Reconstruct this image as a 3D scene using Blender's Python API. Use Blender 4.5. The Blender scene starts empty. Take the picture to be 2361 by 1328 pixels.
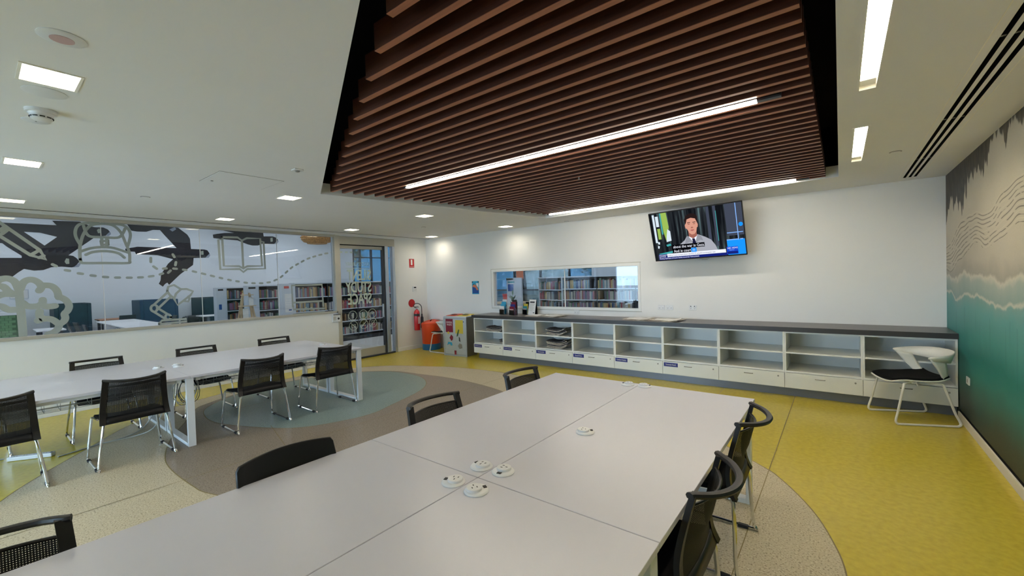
import bpy, bmesh, math, random
from mathutils import Matrix, Vector
random.seed(7)
sc = bpy.context.scene
C = bpy.context.collection
R = math.radians

# ------------------------------------------------------------------ camera
cam = bpy.data.cameras.new('camera')
cam.sensor_fit = 'HORIZONTAL'; cam.sensor_width = 36.0; cam.lens = 36.0 * 973.17 / 2361.0
cam.clip_start = 0.02; cam.clip_end = 200
camo = bpy.data.objects.new('camera', cam); C.objects.link(camo)
YAW, PITCH, ROLL = 0.6613, -0.0206, -0.0299
_f = Vector((-math.sin(YAW) * math.cos(PITCH), math.cos(YAW) * math.cos(PITCH), math.sin(PITCH)))
_r = Vector((math.cos(YAW), math.sin(YAW), 0)); _u = _r.cross(_f)
_r2 = _r * math.cos(ROLL) + _u * math.sin(ROLL); _u2 = _u * math.cos(ROLL) - _r * math.sin(ROLL)
camo.matrix_world = Matrix(((_r2.x, _u2.x, -_f.x, 0), (_r2.y, _u2.y, -_f.y, 0), (_r2.z, _u2.z, -_f.z, 1.62), (0, 0, 0, 1)))
sc.camera = camo

# ------------------------------------------------------------------ sky, view, light levels
w = bpy.data.worlds.new('World'); sc.world = w; w.use_nodes = True
bg = w.node_tree.nodes['Background']
bg.inputs[0].default_value = (0.60, 0.79, 1.0, 1); bg.inputs[1].default_value = 7.0
sc.view_settings.view_transform = 'Standard'
try: sc.view_settings.look = 'None'
except Exception: pass
sc.view_settings.gamma = 1.0
sc.view_settings.use_curve_mapping = False
sc.view_settings.exposure = 1.46
sc.cycles.max_bounces = 8; sc.cycles.diffuse_bounces = 4; sc.cycles.transparent_max_bounces = 24
sc.cycles.sample_clamp_indirect = 6.0
sc.cycles.use_denoising = True
E_DOWN, E_STRIP, E_TROUGH, E_LIB = 21.0, 21.0, 25.0, 5.0      # lamp diffuser strengths, then the added library fill
ROOM_X0, ROOM_X1, ROOM_Y0, ROOM_Y1, CEIL = -8.2, 0.987, -3.2, 7.056, 2.68
LIBX, LIBY0, LIBY1, LIBC = -20.5, -4.0, 16.0, 4.4

def portal(x, y, z, sx, sz, rot):
    l = bpy.data.lights.new('window_portal', 'AREA'); l.shape = 'RECTANGLE'; l.size = sx; l.size_y = sz
    l.cycles.is_portal = True
    o = bpy.data.objects.new('window_portal', l); C.objects.link(o); o.location = (x, y, z); o.rotation_euler = rot
portal(-5.0, -3.28, 1.20, 5.6, 1.9, (R(90), 0, 0))

# ------------------------------------------------------------------ materials
MATS = {}
def mat(name, col, rough=0.5, metal=0.0, spec=0.5, var=0.0, vscale=6.0, bump=0.0, bscale=80.0, stretch=None, emis=None, es=0.0, coat=0.0):
    m = bpy.data.materials.new(name); m.use_nodes = True
    nt = m.node_tree; b = nt.nodes['Principled BSDF']; L = nt.links
    b.inputs['Base Color'].default_value = (*col, 1); b.inputs['Roughness'].default_value = rough
    b.inputs['Metallic'].default_value = metal; b.inputs['Specular IOR Level'].default_value = spec
    if coat: b.inputs['Coat Weight'].default_value = coat
    tc = None
    if var or bump:
        tc = nt.nodes.new('ShaderNodeTexCoord'); mp = nt.nodes.new('ShaderNodeMapping')
        L.new(tc.outputs['Object'], mp.inputs[0])
        if stretch: mp.inputs['Scale'].default_value = stretch
    if var:
        n = nt.nodes.new('ShaderNodeTexNoise'); n.inputs['Scale'].default_value = vscale; n.inputs['Detail'].default_value = 6
        L.new(mp.outputs[0], n.inputs['Vector'])
        r = nt.nodes.new('ShaderNodeValToRGB')
        r.color_ramp.elements[0].position = 0.3; r.color_ramp.elements[1].position = 0.7
        r.color_ramp.elements[0].color = (*[max(0, c * (1 - var)) for c in col], 1)
        r.color_ramp.elements[1].color = (*[min(1, c * (1 + var)) for c in col], 1)
        L.new(n.outputs['Fac'], r.inputs[0]); L.new(r.outputs[0], b.inputs['Base Color'])
    if bump:
        n2 = nt.nodes.new('ShaderNodeTexNoise'); n2.inputs['Scale'].default_value = bscale; n2.inputs['Detail'].default_value = 3
        L.new(mp.outputs[0], n2.inputs['Vector'])
        bp = nt.nodes.new('ShaderNodeBump'); bp.inputs['Strength'].default_value = bump; bp.inputs['Distance'].default_value = 0.004
        L.new(n2.outputs['Fac'], bp.inputs['Height']); L.new(bp.outputs[0], b.inputs['Normal'])
    if emis:
        b.inputs['Emission Color'].default_value = (*emis, 1); b.inputs['Emission Strength'].default_value = es
    MATS[name] = m
    return m
def glow(name, col, s):
    m = bpy.data.materials.new(name); m.use_nodes = True; nt = m.node_tree
    nt.nodes.remove(nt.nodes['Principled BSDF'])
    e = nt.nodes.new('ShaderNodeEmission'); e.inputs[0].default_value = (*col, 1); e.inputs[1].default_value = s
    nt.links.new(e.outputs[0], nt.nodes['Material Output'].inputs[0]); MATS[name] = m
    return m
def glassmat(name, tint=(1, 1, 1), ior=1.45, rough=0.0, boost=1.0):
    m = bpy.data.materials.new(name); m.use_nodes = True; nt = m.node_tree; L = nt.links
    nt.nodes.remove(nt.nodes['Principled BSDF'])
    t = nt.nodes.new('ShaderNodeBsdfTransparent'); t.inputs[0].default_value = (*tint, 1)
    g = nt.nodes.new('ShaderNodeBsdfGlossy'); g.inputs['Roughness'].default_value = rough
    f = nt.nodes.new('ShaderNodeFresnel'); f.inputs[0].default_value = ior
    k = nt.nodes.new('ShaderNodeMath'); k.operation = 'MULTIPLY'; k.inputs[1].default_value = boost; k.use_clamp = True
    mx = nt.nodes.new('ShaderNodeMixShader')
    L.new(f.outputs[0], k.inputs[0]); L.new(k.outputs[0], mx.inputs[0]); L.new(t.outputs[0], mx.inputs[1]); L.new(g.outputs[0], mx.inputs[2])
    L.new(mx.outputs[0], nt.nodes['Material Output'].inputs[0]); MATS[name] = m
    return m
def meshfabric(name, col, open_=0.20, k=900.0):
    """woven chair mesh: opaque black threads with small square holes"""
    m = bpy.data.materials.new(name); m.use_nodes = True; nt = m.node_tree; L = nt.links
    b = nt.nodes['Principled BSDF']; b.inputs['Base Color'].default_value = (*col, 1); b.inputs['Roughness'].default_value = 0.7
    tc = nt.nodes.new('ShaderNodeTexCoord'); sp = nt.nodes.new('ShaderNodeSeparateXYZ'); L.new(tc.outputs['Object'], sp.inputs[0])
    s = []
    for ax in ('X', 'Z'):
        a = nt.nodes.new('ShaderNodeMath'); a.operation = 'MULTIPLY'; a.inputs[1].default_value = k; L.new(sp.outputs[ax], a.inputs[0])
        c = nt.nodes.new('ShaderNodeMath'); c.operation = 'SINE'; L.new(a.outputs[0], c.inputs[0])
        g = nt.nodes.new('ShaderNodeMath'); g.operation = 'GREATER_THAN'; g.inputs[1].default_value = 1 - 2 * open_; L.new(c.outputs[0], g.inputs[0]); s.append(g)
    h = nt.nodes.new('ShaderNodeMath'); h.operation = 'MULTIPLY'; L.new(s[0].outputs[0], h.inputs[0]); L.new(s[1].outputs[0], h.inputs[1])
    t = nt.nodes.new('ShaderNodeBsdfTransparent'); mx = nt.nodes.new('ShaderNodeMixShader')
    L.new(h.outputs[0], mx.inputs[0]); L.new(b.outputs[0], mx.inputs[1]); L.new(t.outputs[0], mx.inputs[2])
    L.new(mx.outputs[0], nt.nodes['Material Output'].inputs[0]); MATS[name] = m
    return m

mat('wall_paint', (0.79, 0.79, 0.78), 0.75, var=0.015, vscale=1.5, spec=0.2)
mat('ceiling_paint', (0.80, 0.80, 0.80), 0.8, spec=0.15, var=0.01, vscale=2)
mat('black_void', (0.006, 0.006, 0.007), 0.9, spec=0.1)
mat('skirting', (0.72, 0.68, 0.58), 0.5, var=0.03, vscale=3)
mat('frame_beige', (0.46, 0.44, 0.38), 0.45, metal=0.2, var=0.02)
mat('frame_white', (0.78, 0.78, 0.76), 0.4)
mat('frame_alu', (0.50, 0.56, 0.64), 0.35, metal=0.7, var=0.03)
mat('frame_dark', (0.03, 0.035, 0.045), 0.4)
mat('yellow_vinyl', (0.54, 0.43, 0.04), 0.26, spec=0.45, var=0.09, vscale=26, bump=0.05, bscale=160)
def fleck(name, base, dark, light, rough=0.42):
    m = mat(name, base, rough, spec=0.4); nt = m.node_tree; L = nt.links; b = nt.nodes['Principled BSDF']
    tc = nt.nodes.new('ShaderNodeTexCoord')
    n = nt.nodes.new('ShaderNodeTexNoise'); n.inputs['Scale'].default_value = 95; n.inputs['Detail'].default_value = 2; L.new(tc.outputs['Object'], n.inputs['Vector'])
    r = nt.nodes.new('ShaderNodeValToRGB'); e = r.color_ramp.elements
    e[0].position = 0.33; e[0].color = (*dark, 1); e[1].position = 0.45; e[1].color = (*base, 1)
    x = e.new(0.58); x.color = (*base, 1); y = e.new(0.72); y.color = (*light, 1)
    L.new(n.outputs['Fac'], r.inputs[0]); L.new(r.outputs[0], b.inputs['Base Color'])
fleck('beige_vinyl', (0.52, 0.45, 0.31), (0.25, 0.20, 0.12), (0.68, 0.62, 0.48))
fleck('taupe_vinyl', (0.245, 0.20, 0.155), (0.12, 0.09, 0.065), (0.36, 0.30, 0.24))
fleck('teal_vinyl', (0.21, 0.28, 0.265), (0.13, 0.19, 0.18), (0.30, 0.37, 0.35))
mat('seam', (0.22, 0.17, 0.06), 0.6)
mat('lib_floor', (0.55, 0.53, 0.50), 0.4, var=0.08, vscale=4)
mat('lib_wall', (0.80, 0.82, 0.85), 0.8, spec=0.2)
mat('bird_black', (0.012, 0.012, 0.018), 0.7, var=0.4, vscale=2.5)
mat('bird_beak', (0.32, 0.36, 0.45), 0.6); mat('bird_cheek', (0.42, 0.45, 0.36), 0.6)
mat('laminate', (0.59, 0.595, 0.665), 0.30, spec=0.5, var=0.01, vscale=3)
mat('laminate_edge', (0.62, 0.66, 0.66), 0.35)
mat('white_steel', (0.74, 0.77, 0.79), 0.35, spec=0.5)
mat('wire_grey', (0.40, 0.42, 0.42), 0.4, metal=0.6)
mat('cabinet_white', (0.78, 0.79, 0.76), 0.35, var=0.01)
mat('worktop_grey', (0.105, 0.095, 0.09), 0.33, var=0.08, vscale=30)
mat('worktop_edge', (0.035, 0.034, 0.036), 0.4)
mat('plinth_grey', (0.17, 0.19, 0.23), 0.35, metal=0.3)
mat('chrome', (0.80, 0.81, 0.82), 0.12, metal=1.0)
mat('steel', (0.50, 0.56, 0.63), 0.35, metal=0.4, var=0.05, vscale=5, stretch=(1, 1, 20))
mat('steel_dark', (0.20, 0.19, 0.165), 0.4, metal=0.6, var=0.05)
mat('black_plastic', (0.004, 0.004, 0.005), 0.42, spec=0.35)
mat('black_fabric', (0.0022, 0.0022, 0.0026), 0.85, spec=0.2, bump=0.2, bscale=300)
mat('brown_black', (0.006, 0.005, 0.0048), 0.42, spec=0.4)
meshfabric('chair_mesh', (0.0045, 0.0045, 0.005))
mat('white_plastic', (0.72, 0.73, 0.74), 0.3, spec=0.5)
mat('chair_shell', (0.76, 0.75, 0.70), 0.35)
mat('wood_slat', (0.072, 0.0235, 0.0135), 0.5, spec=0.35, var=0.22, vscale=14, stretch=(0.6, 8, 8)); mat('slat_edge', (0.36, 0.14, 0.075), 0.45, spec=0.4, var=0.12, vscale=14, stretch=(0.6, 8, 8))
mat('rubber', (0.01, 0.01, 0.012), 0.7)
mat('cable_grey', (0.50, 0.52, 0.50), 0.5); mat('cable_dark', (0.10, 0.10, 0.10), 0.5)
mat('orange_plastic', (0.66, 0.06, 0.012), 0.35); mat('blue_plastic', (0.02, 0.15, 0.34), 0.35)
mat('red_paint', (0.50, 0.01, 0.02), 0.25, coat=0.3); mat('sign_red', (0.48, 0.01, 0.012), 0.4)
mat('sign_white', (0.85, 0.83, 0.78), 0.5); mat('maroon', (0.22, 0.005, 0.03), 0.5); mat('yellow_print', (0.60, 0.47, 0.05), 0.5)
mat('ink_black', (0.01, 0.01, 0.012), 0.6); mat('ink_blue', (0.015, 0.02, 0.20), 0.5); mat('paper', (0.75, 0.74, 0.72), 0.7, var=0.04, vscale=20)
mat('newsprint', (0.50, 0.45, 0.38), 0.8, var=0.35, vscale=25); mat('news_dark', (0.09, 0.085, 0.09), 0.8, var=0.8, vscale=30)
mat('print_cyan', (0.03, 0.36, 0.58), 0.5); mat('print_blue', (0.01, 0.07, 0.30), 0.5); mat('print_orange', (0.68, 0.20, 0.09), 0.5)
mat('print_teal', (0.03, 0.25, 0.28), 0.5); mat('print_pink', (0.55, 0.38, 0.39), 0.5)
mat('frosted', (0.35, 0.385, 0.36), 0.7, spec=0.2); mat('frosted_pale', (0.52, 0.59, 0.50), 0.7, spec=0.2)
glassmat('window_glass', (0.93, 0.96, 0.98), 1.5, 0.0, 1.2)
glassmat('acrylic', (0.9, 0.93, 0.95), 1.45, 0.05)
glassmat('blue_glass', (0.075, 0.125, 0.155), 1.5); glassmat('solar_glass', (0.13, 0.145, 0.145), 1.5)
mat('pod_teal', (0.008, 0.035, 0.055), 0.6, var=0.2); mat('pod_blue', (0.02, 0.06, 0.12), 0.6)
mat('lib_table', (0.80, 0.79, 0.80), 0.35); mat('lib_wood', (0.48, 0.22, 0.12), 0.5, var=0.2); mat('pale_wood', (0.60, 0.45, 0.28), 0.5, var=0.15, stretch=(1, 1, 0.2))
mat('rattan', (0.55, 0.28, 0.08), 0.6, var=0.5, vscale=30); mat('green_brick', (0.19, 0.34, 0.17), 0.6, var=0.15)
mat('mortar', (0.10, 0.17, 0.09), 0.8); mat('shelf_dark', (0.02, 0.02, 0.025), 0.5); mat('shelf_white', (0.55, 0.60, 0.66), 0.4)
mat('leaf_green', (0.035, 0.10, 0.04), 0.5, var=0.4); mat('tree_green', (0.22, 0.26, 0.035), 0.6, var=0.5, vscale=4); mat('bark', (0.10, 0.07, 0.05), 0.8, var=0.3)
mat('bounce_paving', (0.42, 0.42, 0.40), 0.9, var=0.15, vscale=1.5); mat('red_seat', (0.55, 0.03, 0.03), 0.5)
mat('screw_grey', (0.25, 0.24, 0.22), 0.5)
glow('lamp_warm', (1.0, 0.90, 0.72), E_DOWN); glow('lamp_strip', (1.0, 0.92, 0.78), E_STRIP); glow('lamp_trough', (1.0, 0.89, 0.66), E_TROUGH)
glow('lib_fill_glow', (0.86, 0.93, 1.0), E_LIB)
mat('trough_white', (0.85, 0.82, 0.72), 0.35)

# ------------------------------------------------------------------ mesh builder
class MB:
    def __init__(s): s.v = []; s.f = []; s.mi = []; s.cur = 0
    def m(s, i): s.cur = i; return s
    def add(s, vs, fs):
        o = len(s.v); s.v += [tuple(p) for p in vs]
        for f in fs: s.f.append(tuple(i + o for i in f)); s.mi.append(s.cur)
        return s
    def box(s, x0, x1, y0, y1, z0, z1):
        return s.add([(x0, y0, z0), (x1, y0, z0), (x1, y1, z0), (x0, y1, z0), (x0, y0, z1), (x1, y0, z1), (x1, y1, z1), (x0, y1, z1)],
                     [(0, 3, 2, 1), (4, 5, 6, 7), (0, 1, 5, 4), (1, 2, 6, 5), (2, 3, 7, 6), (3, 0, 4, 7)])
    def hexa(s, b, t): return s.add(list(b) + list(t), [(0, 3, 2, 1), (4, 5, 6, 7), (0, 1, 5, 4), (1, 2, 6, 5), (2, 3, 7, 6), (3, 0, 4, 7)])
    def tube(s, pts, r, n=8, closed=False, flat=1.0):
        P = [Vector(p) for p in pts]; k = len(P); rings = []
        up = None
        for i in range(k):
            a = P[(i - 1) % k] if (closed or i > 0) else P[i]; b = P[(i + 1) % k] if (closed or i < k - 1) else P[i]
            t = (b - a); t = t.normalized() if t.length > 1e-9 else Vector((0, 0, 1))
            if up is None: up = Vector((0, 0, 1)) if abs(t.z) < 0.9 else Vector((1, 0, 0))
            sd = t.cross(up)
            if sd.length < 1e-6: sd = t.orthogonal()
            sd.normalize(); up = sd.cross(t).normalized()
            rr = r[i] if isinstance(r, (list, tuple)) else r
            rings.append([P[i] + sd * (rr * math.cos(2 * math.pi * j / n)) + up * (rr * flat * math.sin(2 * math.pi * j / n)) for j in range(n)])
        vs = [p for rg in rings for p in rg]; fs = []
        for i in range(k if closed else k - 1):
            for j in range(n):
                a, b = i * n + j, i * n + (j + 1) % n; c, d = ((i + 1) % k) * n + (j + 1) % n, ((i + 1) % k) * n + j
                fs.append((a, b, c, d))
        if not closed: fs += [tuple(range(n - 1, -1, -1)), tuple((k - 1) * n + j for j in range(n))]
        return s.add(vs, fs)
    def lathe(s, prof, n=24, c=(0, 0, 0), axis='z'):
        vs = []
        for (r, h) in prof:
            for j in range(n):
                a = 2 * math.pi * j / n; p = (r * math.cos(a), r * math.sin(a), h)
                if axis == 'y': p = (p[0], p[2], p[1])
                if axis == 'x': p = (p[2], p[0], p[1])
                vs.append((p[0] + c[0], p[1] + c[1], p[2] + c[2]))
        fs = []; k = len(prof)
        for i in range(k - 1):
            for j in range(n): fs.append((i * n + j, i * n + (j + 1) % n, (i + 1) * n + (j + 1) % n, (i + 1) * n + j))
        if prof[0][0] > 1e-6: fs.append(tuple(range(n - 1, -1, -1)))
        if prof[-1][0] > 1e-6: fs.append(tuple((k - 1) * n + j for j in range(n)))
        return s.add(vs, fs)
    def grid(s, rows):
        n = len(rows[0]); vs = [p for r in rows for p in r]
        return s.add(vs, [(i * n + j, i * n + j + 1, (i + 1) * n + j + 1, (i + 1) * n + j) for i in range(len(rows) - 1) for j in range(n - 1)])
    def prism(s, poly, fn0, fn1):
        """closed 2-D outline extruded between two mappings (a,b)->xyz"""
        n = len(poly); vs = [fn0(*p) for p in poly] + [fn1(*p) for p in poly]
        return s.add(vs, [tuple(range(n - 1, -1, -1)), tuple(range(n, 2 * n))] + [(i, (i + 1) % n, n + (i + 1) % n, n + i) for i in range(n)])
    def build(s, name, m, parent=None, smooth=False, bevel=0.0, solid=0.0, loc=None, rot=None, seg=2):
        me = bpy.data.meshes.new(name); me.from_pydata(s.v, [], s.f)
        ms = m if isinstance(m, (list, tuple)) else [m]
        for x in ms: me.materials.append(MATS[x])
        if len(ms) > 1: me.polygons.foreach_set('material_index', s.mi)
        bm = bmesh.new(); bm.from_mesh(me); bmesh.ops.recalc_face_normals(bm, faces=bm.faces); bm.to_mesh(me); bm.free()
        if smooth:
            me.polygons.foreach_set('use_smooth', [True] * len(me.polygons))
            try: me.set_sharp_from_angle(angle=R(40))
            except Exception: pass
        o = bpy.data.objects.new(name, me); C.objects.link(o)
        if parent: o.parent = parent
        if loc: o.location = loc
        if rot: o.rotation_euler = rot
        if solid:
            md = o.modifiers.new('thickness', 'SOLIDIFY'); md.thickness = solid; md.offset = 0
        if bevel:
            md = o.modifiers.new('edge', 'BEVEL'); md.width = bevel; md.segments = seg; md.limit_method = 'ANGLE'
        return o
def BX(name, m, parent, x0, x1, y0, y1, z0, z1, bevel=0.0, **k):
    return MB().box(x0, x1, y0, y1, z0, z1).build(name, m, parent, bevel=bevel, **k)
def tag(o, label=None, cat=None, group=None, kind=None):
    if label: o['label'] = label
    if cat: o['category'] = cat
    if group: o['group'] = group
    if kind: o['kind'] = kind
    return o
def thing(name, label, cat, loc=(0, 0, 0), rz=0.0, group=None, rot=None):
    o = bpy.data.objects.new(name, None); C.objects.link(o); o.empty_display_size = 0.1
    o.location = loc; o.rotation_euler = rot if rot else (0, 0, rz)
    return tag(o, label, cat, group)
def struct(o): o['kind'] = 'structure'; return o
def copy_tree(o, parent=None):
    c = o.copy(); C.objects.link(c); c.parent = parent
    for ch in list(o.children): copy_tree(ch, c)
    return c
def fill(name, m, loops, fn, parent=None, thick=0.0, tdir=(0, 0, 1)):
    """flat filled outline(s) with holes; loops of (a,b), fn maps to xyz"""
    bm = bmesh.new(); edges = []
    for lp in loops:
        vs = [bm.verts.new(fn(*p)) for p in lp]
        edges += [bm.edges.new((vs[i], vs[(i + 1) % len(vs)])) for i in range(len(vs))]
    bmesh.ops.triangle_fill(bm, use_beauty=True, use_dissolve=False, edges=edges)
    if thick:
        r = bmesh.ops.extrude_face_region(bm, geom=list(bm.faces))
        bmesh.ops.translate(bm, verts=[e for e in r['geom'] if isinstance(e, bmesh.types.BMVert)], vec=Vector(tdir) * thick)
    bmesh.ops.recalc_face_normals(bm, faces=bm.faces)
    me = bpy.data.meshes.new(name); bm.to_mesh(me); bm.free(); me.materials.append(MATS[m])
    o = bpy.data.objects.new(name, me); C.objects.link(o)
    if parent: o.parent = parent
    return o
def text(name, s, m, parent, loc, rot, size, sx=1.0, align='LEFT', ex=0.0, bold=0.0):
    cu = bpy.data.curves.new(name, 'FONT'); cu.body = s; cu.size = size; cu.align_x = align; cu.align_y = 'CENTER'; cu.extrude = ex
    cu.resolution_u = 3; cu.offset = bold
    tmp = bpy.data.objects.new('tmp_text', cu); C.objects.link(tmp)
    me = bpy.data.meshes.new_from_object(tmp.evaluated_get(bpy.context.evaluated_depsgraph_get()))
    bpy.data.objects.remove(tmp); bpy.data.curves.remove(cu)
    me.name = name; me.materials.clear(); me.materials.append(MATS[m]); o = bpy.data.objects.new(name, me); C.objects.link(o)
    if parent: o.parent = parent
    o.location = loc; o.rotation_euler = rot; o.scale = (sx, 1, 1)
    return o
def smooth_loop(pts, k=8):
    n = len(pts); out = []
    for i in range(n):
        p0, p1, p2, p3 = (Vector(pts[(i + j - 1) % n]) for j in range(4))
        for s in range(k):
            t = s / k
            out.append(tuple(0.5 * ((2 * p1) + (p2 - p0) * t + (2 * p0 - 5 * p1 + 4 * p2 - p3) * t * t + (3 * p1 - p0 - 3 * p2 + p3) * t ** 3)))
    return out
def smooth_path(pts, k=6):
    n = len(pts); out = []
    for i in range(n - 1):
        p0, p1, p2, p3 = (Vector(pts[min(max(i + j - 1, 0), n - 1)]) for j in range(4))
        for s in range(k):
            t = s / k
            out.append(tuple(0.5 * ((2 * p1) + (p2 - p0) * t + (2 * p0 - 5 * p1 + 4 * p2 - p3) * t * t + (3 * p1 - p0 - 3 * p2 + p3) * t ** 3)))
    out.append(tuple(pts[-1])); return out
def rect(x0, x1, y0, y1): return [(x0, y0), (x1, y0), (x1, y1), (x0, y1)]

BIRDS = [([(0.523, 3.85), (1.852, 3.865), (1.754, 4.007), (2.241, 4.029), (2.404, 4.028), (2.65, 3.9), (2.763, 3.869), (2.98, 3.878), (3.096, 3.814), (3.166, 3.698), (3.133, 3.606), (2.896, 3.567), (2.75, 3.518), (2.092, 2.876), (2.199, 2.859), (2.278, 2.784), (2.347, 2.668), (2.24, 2.504), (2.158, 2.465), (1.92, 2.491), (1.687, 2.47), (1.506, 2.377), (1.308, 2.358), (1.093, 2.413), (0.971, 2.305), (0.825, 2.145), (0.466, 2.22)], [[(1.134, 3.595), (1.475, 3.59), (1.851, 3.476), (1.56, 3.179)], [(0.501, 3.219), (0.68, 3.21), (0.767, 3.107), (1.06, 2.83), (1.058, 2.765), (0.485, 2.753)]]), ([(3.607, 4.06), (4.488, 4.07), (5.12, 4.033), (5.405, 3.782), (5.482, 3.628), (5.504, 3.218), (5.958, 3.212), (6.056, 3.183), (6.13, 3.054), (6.105, 2.903), (5.985, 2.877), (5.577, 2.854), (5.548, 2.579), (5.125, 2.215), (4.751, 1.799), (4.702, 1.888), (4.637, 1.846), (4.557, 1.738), (4.44, 1.851), (4.497, 1.981), (4.523, 2.22), (4.652, 2.439), (4.746, 2.616), (4.912, 2.796), (4.447, 2.939), (3.82, 2.964), (3.791, 3.047), (3.539, 3.06), (3.527, 3.151), (3.797, 3.216), (3.862, 3.239), (5.036, 3.236), (4.682, 3.713), (4.551, 3.901), (4.346, 3.895), (4.143, 3.807), (3.882, 3.797), (3.724, 3.819)], []), ([(6.27, 3.839), (6.414, 3.881), (6.706, 3.939), (7.048, 3.963), (6.668, 4.033), (6.67, 4.081), (8.211, 4.068), (8.228, 3.889), (8.617, 3.913), (8.764, 3.859), (8.845, 3.742), (8.653, 3.564), (8.167, 3.551), (7.974, 3.466), (7.742, 3.455), (7.561, 3.497), (7.167, 3.651), (6.53, 3.679), (6.285, 3.698)], [])]
BEAKS = [[(2.185, 2.465), (2.354, 2.637), (2.366, 2.571), (2.321, 2.481)], [(3.029, 3.6), (3.144, 3.745), (3.171, 3.657), (3.102, 3.58)], [(5.977, 2.877), (6.127, 3.063), (6.143, 2.96), (6.084, 2.874)], [(8.663, 3.565), (8.82, 3.757), (8.863, 3.691), (8.778, 3.57)], [(4.841, 3.945), (5.013, 4.055), (5.053, 3.969), (4.934, 3.872)]]
CHEEKS = [[(1.992, 2.663), (2.035, 2.771), (2.101, 2.757), (2.101, 2.588), (2.028, 2.579)], [(2.811, 3.773), (2.854, 3.828), (2.899, 3.816), (2.895, 3.679), (2.836, 3.667)], [(5.826, 3.138), (5.917, 3.16), (5.919, 3.001), (5.832, 2.99)], [(8.506, 3.828), (8.605, 3.849), (8.608, 3.677), (8.509, 3.656)]]
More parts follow.
